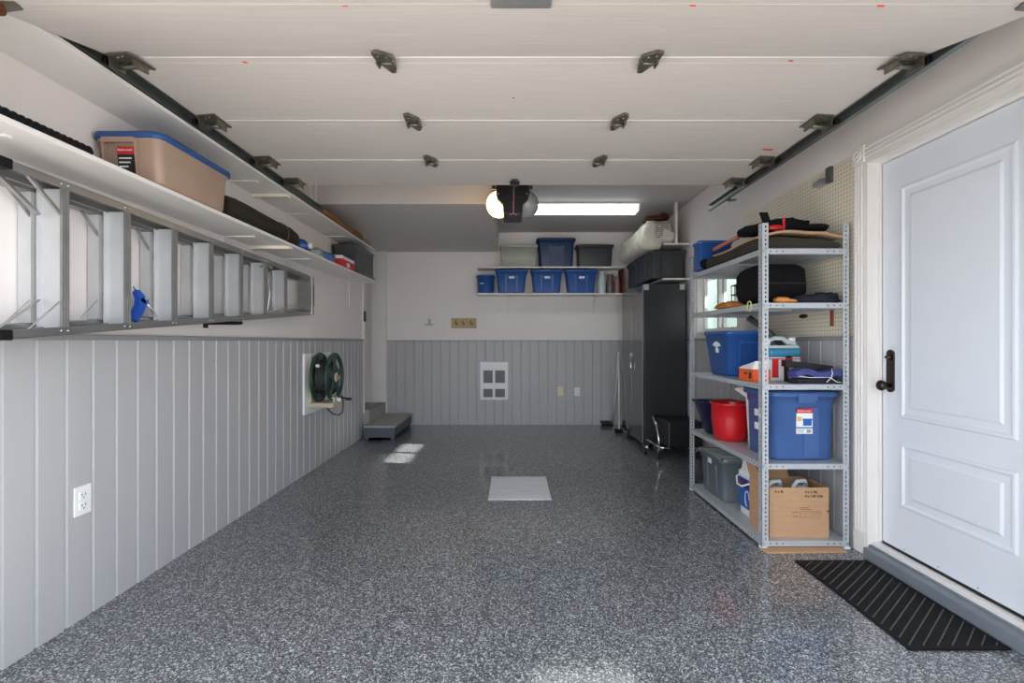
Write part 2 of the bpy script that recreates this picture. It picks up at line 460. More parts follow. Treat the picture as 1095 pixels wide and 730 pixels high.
mb = MB().box(1.95, XR-.002, DY0-.14, DY1-.02, 0, .062, .006); mb.box(XR-.004, XR+.012, DY0+.003, DY1-.003, 0, .066)
struct(mb, 'trim_11', M['threshold'], 'grey painted threshold step below the entry door', 'threshold')
door = thing('door_1', (XD, (DY0+DY1)/2, .09), 'white two-panel entry door with bronze knob on the right wall', 'door', kind='structure')
mb = MB()
y0, y1, z0, z1 = DY0+.004, DY1-.022, .096, DZ1-.02
mb.box(XD, XD+.045, y0, y1, z0, z1)
def moulded(mb, ya, yb, za, zb):
    def ring(a, b, c, d, xo, xi, w0, w1):
        # sloping frame from outer rect (inset w0, x=xo) to inset w1, x=xi
        o = [(xo, ya+w0, za+w0), (xo, yb-w0, za+w0), (xo, yb-w0, zb-w0), (xo, ya+w0, zb-w0)]
        i = [(xi, ya+w1, za+w1), (xi, yb-w1, za+w1), (xi, yb-w1, zb-w1), (xi, ya+w1, zb-w1)]
        O = [mb.bm.verts.new(q) for q in o]; I = [mb.bm.verts.new(q) for q in i]
        for k in range(4): mb.face([O[k], O[(k+1) % 4], I[(k+1) % 4], I[k]])
        return I
    X = XD
    steps = [(X+.0, 0), (X-.009, .006), (X-.010, .016), (X-.002, .026), (X-.0015, .040), (X-.002, .056), (X-.008, .068)]
    for (xa, wa), (xb, wb) in zip(steps, steps[1:]): I = ring(0,0,0,0, xa, xb, wa, wb)
    mb.face(I)
moulded(mb, y0+.130, y1-.128, .795, 2.018)
moulded(mb, y0+.130, y1-.128, .325, .668)
mb.build('door_leaf', M['entry'], door, recalc=False)
MB().box(XD+.0455, XD+.075, DY0, DY1, .0, DZ1).build('leak_blocker', M['entry'], door)  # unseen backing added to stop sun leaking through the door gap
mb = MB().box(XD-.004, XD+.04, y0, y1, .086, .0965); sw = mb.build('weatherstrip', M['darkgap'], door); sw['label'] = 'black rubber sweep'
mb = MB()
for k in range(4): mb.lathe([(.004,0),(.004,-.003),(.002,-.005)], (XD, y0+.1+k*.2, .112), 'X', 10)
split_build(mb, 'screw', M['galv'], door)
mb = MB().box(XR+.012, XD+.045, y0, y1+.018, .0, .074); mb.box(XR+.012, XD-.004, y0, y1+.018, .074, .084, .003)
mb.build('sill', M['trim'], door)
hp = MB()
yc = 2.622; hz0, hz1 = .925, 1.155
poly = []
for k in range(13):
    a = PI*k/12; poly.append((yc+.024*math.cos(a), hz1-.024+.024*math.sin(a)))
for k in range(13):
    a = PI+PI*k/12; poly.append((yc+.024*math.cos(a), hz0+.024+.024*math.sin(a)))
hp.prism(poly, 'X', XD-.010, XD)
plate = hp.build('handle_plate', M['bronze'], door)
MB().lathe([(.016,0),(.016,-.010),(.011,-.014),(.006,-.026)], (XD-.008, yc, 1.115), 'X', 18).build('deadbolt', M['bronze'], plate)
MB().lathe([(.012,0),(.010,-.02),(.012,-.026),(.024,-.034),(.029,-.046),(.026,-.058),(.014,-.066),(.0,-.068)], (XD-.008, yc, .962), 'X', 24).build('door_knob', M['bronze'], plate)

# window -------------------------------------------------------------------
win = thing('window_1', (XR+.07, (WY0+WY1)/2, WZ0), 'white framed sliding window behind the metal rack on the right wall', 'window', kind='structure')
mb = MB()
f = .045
x0, x1 = XR+.02, XR+.12
mb.box(x0,x1, WY0, WY0+f, WZ0, WZ1); mb.box(x0,x1, WY1-f, WY1, WZ0, WZ1); mb.box(x0,x1, WY0+f, WY1-f, WZ0, WZ0+f); mb.box(x0,x1, WY0+f, WY1-f, WZ1-f, WZ1)
mb.build('window_frame', M['trim'], win)
mid = 4.78
for (a, b, xx) in ((WY0+f, mid+.03, XR+.045), (mid-.03, WY1-f, XR+.085)):
    mb = MB(); w = .04
    mb.box(xx, xx+.03, a, a+w, WZ0+f, WZ1-f); mb.box(xx, xx+.03, b-w, b, WZ0+f, WZ1-f); mb.box(xx, xx+.03, a+w, b-w, WZ0+f, WZ0+f+w); mb.box(xx, xx+.03, a+w, b-w, WZ1-f-w, WZ1-f)
    sash = mb.build('sash', M['trim'], win)
    MB().box(xx+.012, xx+.016, a+w-.003, b-w+.003, WZ0+f+w-.003, WZ1-f-w+.003).build('pane', M['glass'], sash)
mb = MB(); c = .07
mb.box(XR-.015, XR, WY0-c, WY0, WZ0-.02, WZ1+c, .003); mb.box(XR-.015, XR, WY1, WY1+c, WZ0-.02, WZ1+c, .003); mb.box(XR-.015, XR, WY0, WY1, WZ1, WZ1+c, .003)
mb.box(XR-.03, XR+.02, WY0-c, WY1+c, WZ0-.02, WZ0, .003)
mb.build('casing', M['trim'], win)

# pegboard
mb = MB().box(XR-.009, XR-.001, 2.812, 4.12, ZW+.027, 2.285)
peg = mb.build('pegboard', M['peg'])
tag(peg, 'cream pegboard with rows of small holes behind the metal rack', 'pegboard')

# outside --------------------------------------------------------------
mb = MB().box(3.45, 3.55, YF, 9, -.14, 2.24)  # added outside so its top edge cuts off the window's sun patches
struct(mb, 'sun_blocker', M['blocker_green'], 'added pale green fence seen through the window', 'sun_blocker')
mb = MB().box(T, 2.85, YF, 9, 2.06, 2.16)  # unseen low overhang added to limit the sun patches from above
struct(mb, 'sun_trim_eave', M['eave_block'], 'added low eave outside the right wall, trimming the window sun', 'eave')
mb = MB().box(T, 9, YF-.002, 9, -.16, -.10)
struct(mb, 'garden_path', M['drive'], 'pale ground outside the right wall', 'ground')

# ------------------------------------------------------------------ overhead door
OD = thing('door_2', (.02, 2.4, 2.33), 'white sectional overhead garage door rolled up under the ceiling', 'garage door', kind='structure')
DX0, DX1 = -1.578, 1.618
th = math.radians(14.4)
secs = [((1.92-.533*math.cos(th), 2.33-.533*math.sin(th)), (1.92, 2.33)), ((1.92,2.33),(2.47,2.33)), ((2.47,2.33),(3.01,2.33)), ((3.01,2.33),(3.50,2.33))]
for k, (a, b) in enumerate(secs):
    a = Vector(a); b = Vector(b); d = (b-a); Ln = d.length; d /= Ln; n = Vector((-d.y, d.x))
    mb = MB(); X0_, X1_ = (DX0-.008, DX1+.008) if k == 0 else (DX0, DX1)
    # underside profile (u along the section, h up): lips and embossed lines near the joints
    pr = [(.003,.006),(.007,0),(.034,0),(.037,.004),(.042,.004),(.045,0),(Ln-.040,0),(Ln-.036,.004),(Ln-.031,.004),(Ln-.028,0),(Ln-.007,0),(Ln-.003,.006)]
    pts = [(u, h*.22 if .02 < u < Ln-.02 else h) for u, h in pr]+[(Ln-.003,.045),(.004,.045)]
    poly = [a+d*u+n*h for u, h in pts]
    A = [mb.bm.verts.new((X0_, p.x, p.y)) for p in poly]; B = [mb.bm.verts.new((X1_, p.x, p.y)) for p in poly]
    for q in range(len(poly)): mb.face([A[q], A[(q+1) % len(poly)], B[(q+1) % len(poly)], B[q]])
    mb.face(A[::-1]); mb.face(B)
    mb.build('door_section', M['odoor'], OD)
def hinge_mb(x, y, z, flip, wide=False):
    mb = MB()
    s = -1 if flip else 1
    if not wide:
        mb.prism([(x-.036*s, y-.060),(x-.012*s, y-.072),(x+.034*s, y-.026),(x+.036*s, y+.010),(x+.022*s, y+.070),(x+.004*s,y+.072),(x-.028*s, y+.022),(x-.036*s,y+.030),(x-.038*s, y+.0)], 'Z', z-.006, z)
        mb.tube([(x-.030, y+.008, z-.012), (x+.030, y+.008, z-.012)], .008, 8)
        mb.box(x-.036, x-.028, y-.012, y+.026, z-.020, z-.004); mb.box(x+.028, x+.036, y-.012, y+.026, z-.020, z-.004)
    else:
        mb.prism([(x-.055, y-.060),(x+.040, y-.050),(x+.055, y-.01),(x+.055, y+.02),(x+.035, y+.045),(x-.055, y+.055)] if not flip else
                 [(x+.055, y-.060),(x-.040, y-.050),(x-.055, y-.01),(x-.055, y+.02),(x-.035, y+.045),(x+.055, y+.055)], 'Z', z-.006, z)
        mb.box(x-.05, x-.044, y-.03, y+.03, z-.042, z-.004); mb.box(x+.044, x+.05, y-.03, y+.03, z-.042, z-.004)
        mb.tube([(x-.052, y+.004, z-.028), (x+.052, y+.004, z-.028)], .010, 8)
    for dx, dy in ((-.015,-.04),(.012,-.03),(.0,.045)):
        mb.lathe([(.006,-.011),(.006,0)], (x+dx*s, y+dy, z), 'Z', 8)
    tilt = abs(y-1.92) < .02
    for v in mb.bm.verts:
        v.co.y = y+(v.co.y-y)*1.28; v.co.z -= .003
        if z-v.co.z > .007 and wide is False: v.co.z -= .006
        if tilt and v.co.y < y: v.co.z -= (y-v.co.y)*math.tan(th)
    return mb
for (y, z) in ((1.92, 2.33), (2.47, 2.33), (3.01, 2.33)):
    for x, fl in ((-.50, False), (.545, True)):
        hinge_mb(x, y, z, fl).build('hinge', M['hinge'], OD)
TXL, TXR = -1.632, 1.672
for (y, z) in ((1.93, 2.33), (2.47, 2.33), (3.01, 2.33), (3.40, 2.33)):
    for sx in (-1, 1):
        xe = DX0+.052 if sx < 0 else DX1-.052
        h = hinge_mb(xe, y, z, sx < 0, True).build('roller_bracket', M['hinge'], OD)
        xt = TXL+.010 if sx < 0 else TXR-.010
        mb = MB().tube([(xe, y+.004, 2.312), (xt, y+.004, 2.318)], .005, 8)
        mb.lathe([(.019,-.006),(.021,-.004),(.021,.004),(.019,.006)], (xt-sx*.006, y+.004, 2.318), 'X', 18)
        mb.build('roller', M['blackp'], h)
# bottom corner brackets, centre plate, lift handle
for sx in (-1, 1):
    x = -1.50 if sx < 0 else 1.545
    mb = MB(); 
    def pz(y): return 2.33-(1.92-y)*math.tan(th)
    pts = [(x+sx*.10, 1.41),(x-sx*.035, 1.425),(x-sx*.01, 1.475),(x+sx*.10, 1.50)]
    A = [mb.bm.verts.new((px, py, pz(py)-.001)) for px, py in pts]; B = [mb.bm.verts.new((px, py, pz(py)-.006)) for px, py in pts]
    for q in range(4): mb.face([A[q], A[(q+1) % 4], B[(q+1) % 4], B[q]])
    mb.face(A); mb.face(B[::-1])
    br = mb.build('corner_bracket', M['hinge'], OD)
    MB().lathe([(.02,-.012),(.02,.012)], (x+sx*.02, 1.425, pz(1.43)-.022), 'X', 14).tube([(x+sx*.02, 1.425, pz(1.43)-.022),(x+sx*.12, 1.425, pz(1.43)-.02)], .007, 8).build('cable_stud', M['rust'], br)
mb = MB()
pts = [(-.062, 1.385),(.118, 1.385),(.118, 1.464),(-.062, 1.464)]
A = [mb.bm.verts.new((px, py, pz(py)-.001)) for px, py in pts]; B = [mb.bm.verts.new((px, py, pz(py)-.005)) for px, py in pts]
for q in range(4): mb.face([A[q], A[(q+1) % 4], B[(q+1) % 4], B[q]])
mb.face(A); mb.face(B[::-1])
mb.build('centre_plate', M['galv'], OD)
# red crayon marks, thin strokes on the steel
mb = MB()
def mark(px, py, y, w, hgt):
    z = 2.33 if y > 1.92 else pz(y)
    x = (px-547)*y/517
    a = Vector((x-w, y-hgt, z-.0012 if y > 1.92 else pz(y-hgt)-.0012)); 
    mb.beam((x-w, y-hgt*.4, z-.0016-(0 if y > 1.92 else .4*hgt*math.tan(th))), (x+w, y+hgt*.4, z-.0016+(0 if y > 1.92 else .4*hgt*math.tan(th))), (0,hgt,0), (0,0,.0006))
mark(369, 10, 1.455, .009, .002); mark(741, 9, 1.452, .009, .003); mark(942, 9, 1.455, .011, .003)
mark(262, 66, 1.956, .008, .005); mark(845.6, 64, 1.945, .009, .004); mark(549, 104.5, 2.24, .005, .005); mark(821, 159.6, 2.845, .032, .010)
split_build(mb, 'chalk_mark', M['redmark'], OD)

mb = MB(); mb.box(-.012,.056, 3.40,3.435, 2.302,2.3285,.002); mb.box(.008,.034, 3.435,3.47, 2.302,2.3285); mb.box(.002,.040, 3.36,3.40, 2.310,2.3285)
mb.build('operator_bracket', M['blackp'], OD)
def track(name, xw, sgn, label, yend):
    """C channel: web at xw, flanges towards the door (sgn)"""
    path = [(1.13, .0)]+[(1.13, 1.0), (1.13, 1.93)]
    for k in range(1, 11):
        a = PI/2*k/10; path.append((1.13+.37*(1-math.cos(a)), 1.943+.375*math.sin(a)))
    path += [(2.4, 2.318), (yend, 2.32)]
    prof = [(.0,-.026),(.026,-.026),(.026,-.020),(.004,-.022),(.004,.022),(.026,.020),(.026,.026),(0,.026)]
    t = thing(name, (xw, 2.4, 2.3), label, 'door track')
    mb = MB(); rings = []
    P = [Vector(p) for p in path]
    for i, p in enumerate(P):
        d = (P[min(i+1, len(P)-1)]-P[max(i-1, 0)]).normalized(); n = Vector((-d.y, d.x))
        rings.append([mb.bm.verts.new((xw+sgn*a, *(p+n*b))) for a, b in prof])
    for A, B in zip(rings, rings[1:]):
        for k in range(len(prof)): mb.face([A[k], A[(k+1) % len(prof)], B[(k+1) % len(prof)], B[k]])
    mb.face(rings[0]); mb.face(rings[-1][::-1])
    mb.build('rail', M['track'], t)
    mb = MB()
    xo = xw-sgn*.004
    if sgn > 0:
        mb.box(min(xo, xo-sgn*.003), max(xo, xo-sgn*.003), yend-.14, yend-.105, 2.30, ZC)
        mb.beam((xo-sgn*.003, yend-.12, 2.30), (xo-sgn*.003, yend-.42, ZC-.004), (.0015,0,0), (0,.014,0))
    else:
        mb.box(xw, xw+.004, yend-.36, yend-.33, 2.27, 2.303); mb.box(xw-.01, xw+.05, yend-.37, yend-.32, 2.283, 2.289)
    mb.build('hanger', M['trim'] if sgn > 0 else M['track'], t)
    return t
track('door_track', TXL, 1, 'steel door track along the left shelves', 4.17)
track('door_track', TXR, -1, 'steel door track along the right wall above the entry door', 4.06)

# ------------------------------------------------------------------ opener and lights
op = thing('garage_door_opener', (.01, 4.15, 2.27), 'black garage door opener hanging under the ceiling with one lit lamp cover', 'garage door opener')
mb = MB()
mb.prism([(-.124,2.50),(-.128,2.42),(-.118,2.38),(-.072,2.335),(-.070,2.275),(-.060,2.265),(.080,2.265),(.090,2.275),(.092,2.335),(.136,2.38),(.146,2.42),(.142,2.50)], 'Y', 4.0, 4.34)
mb.box(-.08, .10, 3.992, 4.0, 2.40, 2.415); mb.box(-.07, .09, 3.992, 4.0, 2.345, 2.352); mb.box(-.124,.142,4.0,4.34,2.50,2.515,.003)
mb.build('housing', M['blackp'], op)
mb = MB()
for x in (-.11, .128): mb.lathe([(.006,0),(.006,.008)], (x, 4.0, 2.42), 'Y', 10)
split_build(mb, 'screw', M['galv'], op)
for sx, m, nm in ((-1,'lensl','lit lamp cover'), (1,'lens','unlit lamp cover')):
    mb = MB(); cx = .009+sx*.118
    prof = []
    t = bmesh.new(); bmesh.ops.create_uvsphere(t, u_segments=28, v_segments=16, radius=1)
    mp = {v: mb.bm.verts.new((cx+v.co.x*.108, 4.17+v.co.y*.125, 2.38+v.co.z*.112)) for v in t.verts}
    for ff in t.faces: mb.face([mp[v] for v in ff.verts], True)
    t.free()
    o = mb.build('lamp_cover', M[m], op); o['label'] = nm
mb = MB()
for k in range(5): mb.box(-.165+k*.018, -.160+k*.018, 4.05, 4.06, 2.285-.0+.004*k*0, 2.295)
split_build(mb, 'vent_slot', M['blackp'], op)
mb = MB().box(-.02,.03, 1.31, 4.05, 2.515, 2.545); mb.build('drive_rail', M['galv'], op)
mb = MB().box(-.02,.03, 3.52, 3.66, 2.44, 2.514); mb.tube([(.005,3.58,2.45),(.005,3.47,2.385)], .012, 8); mb.build('trolley', M['blackp'], op)
mb = MB().tube([(.016,3.62,2.45),(.016,3.62,2.30),(.014,3.62,2.16)], .0045, 8); mb.tube([(-.012,3.62,2.145),(.014,3.62,2.16),(.040,3.62,2.145)], .006, 8)
mb.build('release_cord', M['pink'], op)
mb = MB()
for x in (-.15, .165):
    mb.box(x-.014, x+.014, 4.10, 4.104, 2.50, ZC-(0 if x > -.1 else 0))
    mb.box(x-.014 if x > 0 else x-.014, x+.05 if x < 0 else x+.014, 4.10, 4.104, 2.49, 2.515)
split_build(mb, 'mounting_strap', M['galv'], op)

fl = thing('ceiling_light', (.84, 5.58, ZC), 'long lit fluorescent ceiling light with a wraparound diffuser', 'ceiling light')
MB().box(.20, 1.46, 5.44, 5.73, ZC-.022, ZC-.001, .003).build('base', M['trim'], fl)
mb = MB()
A = []
sec = [(5.455, ZC-.022), (5.475, ZC-.075), (5.50, ZC-.088), (5.66, ZC-.088), (5.69, ZC-.075), (5.715, ZC-.022)]
mb.prism(sec, 'X', .225, 1.435); mb.build('diffuser', M['diff'], fl)
for x0, x1 in ((.205,.225),(1.435,1.455)):
    MB().prism([(5.45, ZC-.022), (5.47, ZC-.078), (5.50, ZC-.092), (5.66, ZC-.092), (5.695, ZC-.078), (5.72, ZC-.022)], 'X', x0, x1).build('end_cap', M['trim'], fl)

# ------------------------------------------------------------------ left shelves
def bracket(mb, side, y, z, length, drop):
    """small L bracket under a shelf; side -1 left wall, +1 right wall"""
    xw = XL if side < 0 else XR; s = -side
    mb.box(min(xw, xw+s*length), max(xw, xw+s*length), y-.011, y+.011, z-.006, z)
    mb.box(min(xw, xw+s*.006), max(xw, xw+s*.006), y-.011, y+.011, z-drop, z-.006)
    mb.beam((xw+s*.02, y, z-.075), (xw+s*.09, y, z-.006), (0,.002,0), (.006,0,.006))
ls = thing('wall_shelf', (-1.72, 3.5, 1.883), 'long white lower shelf above the ladder on the left wall', 'shelf')
MB().box(XL, -1.575, 1.26, 5.66, 1.883, 1.902, .002).build('board', M['trim'], ls)
for y, dr in ((1.605,.16),(3.14,.16),(4.0,.2),(5.57,.27)):
    mb = MB(); bracket(mb, -1, y, 1.883, .20, dr); mb.build('bracket', M['trim'], ls)
MB().box(XL, -1.585, 3.45, 3.50, 1.862, 1.883).build('batten', M['woodw'], ls)
us = thing('wall_shelf', (-1.72, 3.5, 2.262), 'white upper shelf just under the left door track', 'shelf')
MB().box(XL, -1.600, 1.56, 5.68, 2.262, 2.280, .002).build('board', M['trim'], us)
for y, dr in ((3.2,.10),(4.02,.16),(4.88,.2)):
    mb = MB(); bracket(mb, -1, y, 2.262, .19, dr); mb.build('bracket', M['trim'], us)
MB().box(XL, -1.612, 3.48, 3.53, 2.242, 2.262).build('batten', M['woodw'], us)

# ------------------------------------------------------------------ totes
def face_pt(side, u, z, hx, hy, p):
    """point on a tapered side; hx,hy functions of z; p protrusion"""
    if side == '-Y': return (u, -hy(z)-p, z)
    if side == '+Y': return (u, hy(z)+p, z)
    if side == '-X': return (-hx(z)-p, u, z)
    return (hx(z)+p, u, z)
def side_patch(mb, side, u0, u1, z0, z1, hx, hy, p, loc, p0=-.002, z_taper=0):
    q = [face_pt(side, u0+z_taper, z0, hx, hy, p0), face_pt(side, u1-z_taper, z0, hx, hy, p0), face_pt(side, u1-z_taper, z0, hx, hy, p), face_pt(side, u0+z_taper, z0, hx, hy, p),
         face_pt(side, u0, z1, hx, hy, p0), face_pt(side, u1, z1, hx, hy, p0), face_pt(side, u1, z1, hx, hy, p), face_pt(side, u0, z1, hx, hy, p)]
    mb.hexa([Vector(v)+Vector(loc) for v in q])

def tote(name, loc, w, d, h, m, label, group=None, taper=.84, r=.04, lid=None, ribs=True, lidh=.028, cat='storage bin', rootname=None, ledge=True, rimw=.010, ribf='-Y-X+X', open_=True):
    """w,d are rim sizes; loc = centre of the base"""
    L = Vector(loc)
    root = thing(name, loc, label, cat, group)
    bw, bd = w/2*taper, d/2*taper if d > w*.6 else d/2-(w/2-w/2*taper)
    hb = h-(lidh*.6 if lid else 0)
    tw, td = w/2-rimw, d/2-rimw
    zt = hb-.03
    zl = hb*.80
    ee = .006 if ledge else 0
    def hx(z): return bw+(tw-ee-bw)*min(1, z/zt)
    def hy(z): return bd+(td-ee-bd)*min(1, z/zt)
    S = [(0, bw-.012, bd-.012, r), (.004, bw-.004, bd-.004, r), (.016, bw, bd, r)]
    if ledge:
        S += [(zl, hx(zl), hy(zl), r), (zl+.006, hx(zl)+.006, hy(zl)+.006, r+.004)]
    S += [(zt, tw, td, r), (zt+.002, w/2, d/2, r+.008), (hb-.003, w/2, d/2, r+.008), (hb, w/2-.003, d/2-.003, r+.006)]
    S += [(hb-.001, tw-.004, td-.004, r), (hb*.5, hx(hb*.5)-.006, hy(hb*.5)-.006, r), (.02, bw-.006, bd-.006, r*.9)]
    mb = MB().loft([(z+L.z, a, b, c, L.x, L.y) for z, a, b, c in S])
    if ribs:
        for side in ('-Y', '+Y', '-X', '+X'):
            if side not in ribf: continue
            half = (bw if 'Y' in side else bd)
            for u in (-.42, .42):
                side_patch(mb, side, u*half-.012, u*half+.012, .03, zl-.01, hx, hy, .006, loc)
    body = mb.build('body', m, root)
    if lid:
        mb = MB()
        z = h-lidh+L.z
        mb.loft([(z-.012, w/2+.007, d/2+.007, r+.012, L.x, L.y), (z, w/2+.010, d/2+.010, r+.014, L.x, L.y), (z+lidh*.55, w/2+.008, d/2+.008, r+.014, L.x, L.y), (z+lidh*.7, w/2-.004, d/2-.004, r, L.x, L.y),
                 (z+lidh*.72, w/2-.03, d/2-.03, r, L.x, L.y), (z+lidh, w/2-.038, d/2-.038, r*.9, L.x, L.y)])
        mb.build('lid', lid, root)
    return root, body, hx, hy

# beige tote on the lower shelf
R, B, hx, hy = tote('storage_bin', (-1.708, 2.415, 1.903), .300, .55, .238, M['beige'], 'beige storage bin with a blue lid on the left shelf', lid=M['bluelid'], taper=.90, r=.035, ledge=False, ribs=False)
loc = (-1.708, 2.415, 1.903)
mb = MB(); side_patch(mb, '-Y', -.10, .040, .178, .200, hx, hy, .020, loc); side_patch(mb, '-Y', -.108, -.095, .05, .200, hx, hy, .016, loc, z_taper=.004); side_patch(mb, '-Y', .036, .049, .03, .200, hx, hy, .016, loc, z_taper=.004)
mb.build('handle', M['beige'], R)
mb = MB(); side_patch(mb, '-Y', -.046, .029, .02, .130, hx, hy, .004, loc); lb = mb.build('label', M['labelk'], R); lb['label'] = 'black and red product label'
mb = MB(); side_patch(mb, '-Y', -.046, .029, .130, .163, hx, hy, .005, loc, p0=.0); mb.build('red_header', M['labelr'], lb)
yy = loc[1]-hy(.155)-.0058
text_mb('Rubbermaid', .0135, (loc[0]-.043, yy, loc[2]+.144), '-Y').build('lettering', M['labelw'], lb)
mb = MB()
for k, ww in enumerate((.056, .050, .040, .030)): side_patch(mb, '-Y', -.040, -.040+ww, .110-k*.018, .116-k*.018, hx, hy, .0055, loc, p0=.0)
mb.build('text_line', M['labelw'], lb)

# ribbed hose along the shelf edge
mb = MB(); pts = []; rr = []
n = 40
for k in range(n*2):
    y = 1.36+k*(.50/(n*2)); pts.append((-1.615, y, 1.903+.021)); rr.append(.021 if k % 4 < 2 else .013)
mb.tube(pts, rr, 12); tag(mb.build('corrugated_hose', M['rubber']), 'black corrugated hose lying along the front edge of the left shelf', 'hose')

# rolled carpet
cr = thing('rolled_mat', (-1.68, 3.2, 1.903), 'dark rolled-up floor mat beside the beige bin', 'rolled mat')
mb = MB(); pts = [(-1.69+.008*math.sin(k*.7), 2.78+k*.0925, 1.903+.079) for k in range(11)]
mb.tube(pts, [.070,.077,.079,.078,.077,.078,.079,.078,.078,.077,.062], 24); mb.build('roll', M['gblack'], cr)
for y in (2.90, 3.50):
    mb = MB(); mb.tube([(-1.69+.0805*math.cos(2*PI*k/24), y, 1.982+.0805*math.sin(2*PI*k/24)) for k in range(24)], .0022, 6, closed=True); mb.build('tie_string', M['cardd'], cr)
# blue-lidded bottles etc.
def bottle(name, x, y, z, r, h, m, capm, label, cat='bottle', group=None, axis='Z'):
    t = thing(name, (x,y,z), label, cat, group)
    if axis == 'Z':
        MB().lathe([(r*.9,0),(r,.006),(r,h*.62),(r*.85,h*.74),(r*.4,h*.84),(r*.36,h*.9)], (x,y,z), 'Z', 20).build('bottle_body', m, t)
        MB().lathe([(r*.42,h*.88),(r*.42,h),(r*.3,h)], (x,y,z), 'Z', 16).build('cap', capm, t)
    else:
        MB().lathe([(r*.9,0),(r,.006),(r,h*.62),(r*.85,h*.74),(r*.4,h*.84),(r*.36,h*.9)], (x,y,z+r), 'X', 20).build('bottle_body', m, t)
        MB().lathe([(r*.42,h*.88),(r*.42,h),(r*.3,h)], (x,y,z+r), 'X', 16).build('cap', capm, t)
    return t
bottle('bottle', -1.80, 3.83, 1.903, .055, .22, M['bluetote'], M['white'], 'stubby blue bottle lying on the left shelf after the rolled mat', axis='X')
bottle('bottle', -1.78, 3.96, 1.903, .05, .17, M['bluetote'], M['bluedk'], 'upright blue bottle behind the lying one on the left shelf')
mb = MB(); mb.blob((-1.675, 4.10, 1.94), (.075,.075,.05), .8, .35, 5, 3, flat=1.904, seed=2)
tag(mb.build('plastic_bag', mat('clear_bag_blueish', (150,160,170), .2, var=.3, scale=16, bump=.8, bscale=40)), 'crumpled clear plastic bag on the left shelf near the blue bottles', 'plastic bag')
mb = MB(); mb.blob((-1.665, 4.34, 1.945), (.07,.12,.05), .8, .3, 5, 3, flat=1.904, seed=5)
tag(mb.build('plastic_bag', mat('blue_film', (70,104,158), .25, var=.35, scale=14, bump=.8, bscale=40)), 'crumpled bluish plastic package beside the red and white box', 'plastic bag')
t = thing('carton', (-1.655, 4.66, 1.903), 'small red and white carton next to the dark grey bin on the left shelf', 'box')
MB().box(-1.73, -1.58, 4.50, 4.86, 1.903, 1.975).build('lower_half', M['labelr'], t)
MB().box(-1.73, -1.58, 4.50, 4.86, 1.9755, 2.005).build('upper_half', M['labelw'], t)
MB().box(-1.5805, -1.578, 4.64, 4.72, 1.915, 1.955).build('label', M['labelw'], t)
R,B,hx,hy = tote('storage_bin', (-1.722, 5.29, 1.903), .27, .62, .30, M['dgrey'], 'dark grey ribbed bin at the far end of the lower left shelf', taper=.93, r=.02, ledge=False, ribs=False)
mb = MB()
for k in range(6): side_patch(mb, '+X', -.26+k*.10, -.235+k*.10, .0, .26, hx, hy, .006, (-1.722,5.29,1.903))
side_patch(mb, '+X', -.30, .30, .0, .03, hx, hy, .012, (-1.722,5.29,1.903))
mb.build('rib', M['dgrey'], R)
# upper shelf rolls
mb = MB().tube([(-1.68, 4.20+k*.11, 2.281+.054) for k in range(11)], [.05,.054]+[.054]*8+[.05], 20)
tag(mb.build('cardboard_roll', M['cardd']), 'brown cardboard roll on the upper left shelf', 'roll')
mb = MB(); c = (-1.70, 0, 2.281+.05)
mb.lathe([(.020,-5.66),(.050,-5.66),(.050,-5.34),(.020,-5.34),(.020,-5.66)], (-1.70,0,2.332), 'Y', 22, False, False)
tag(mb.build('carpet_roll', M['tan']), 'short beige roll with a hollow core at the far end of the upper left shelf', 'roll')

# ------------------------------------------------------------------ ladder
lad = thing('step_ladder', (-1.78, 2.9, 1.23), 'aluminium step ladder hung sideways on the left wall', 'ladder')
def zb(y): return 1.225+(y-1.66)*(1.442-1.225)/(4.13-1.66)
def zt_(y): return 1.800+(y-1.66)*(1.738-1.800)/(4.13-1.66)
XF0, XF1 = -1.795, -1.700   # front frame depth
for zf, sg in ((zb, 1), (zt_, -1)):
    mb = MB(); ya, yb = 1.63, 4.13
    # web on the outer side + two flanges pointing to the ladder's inside
    mb.beam(((XF0+XF1)/2, ya, zf(ya)-sg*.013), ((XF0+XF1)/2, yb, zf(yb)-sg*.013), ((XF1-XF0)/2,0,0), (0,0,.0025))
    mb.beam((XF1-.0015, ya, zf(ya)), (XF1-.0015, yb, zf(yb)), (.0015,0,0), (0,0,.0155))
    mb.beam((XF0+.0015, ya, zf(ya)), (XF0+.0015, yb, zf(yb)), (.0015,0,0), (0,0,.0155))
    mb.beam((XF1+.001, ya, zf(ya)+sg*.012), (XF1+.001, yb, zf(yb)+sg*.012), (.003,0,0), (0,0,.0035))
    rail = mb.build('rail', M['alu'], lad)
    mb = MB(); mb.box(XF0-.004, XF1+.006, 1.60, 1.645, zf(1.62)-.018, zf(1.62)+.018, .004); mb.build('rubber_foot', M['rubber'], rail)
    mb = MB()
    for i in range(7):
        for dy in (-.014, .014): mb.lathe([(.0045,0),(.004,.003),(.001,.004)], (XF1, 1.84+.30*i+dy, zf(1.84+.30*i)), 'X', 8)
    split_build(mb, 'rivet', M['chrome'], rail)
for i in range(7):
    y = 1.84+.30*i; a, b = zb(y)+.012, zt_(y)-.012
    mb = MB()
    mb.box(XF0-.003, XF1-.002, y+.010, y+.0125, a, b)
    mb.box(XF0-.004, XF0+.0, y-.010, y+.0125, a, b)
    td = mb.build('tread', M['alu2'], lad); mb = MB()
    mb.box(XF1-.006, XF1+.001, y-.0145, y+.0145, a, b)
    for q in (-.0125, 0, .0125): mb.box(XF1+.0005, XF1+.005, y+q-.0018, y+q+.0018, a, b)
    mb.build('ribbed_nosing', M['lip'], td)
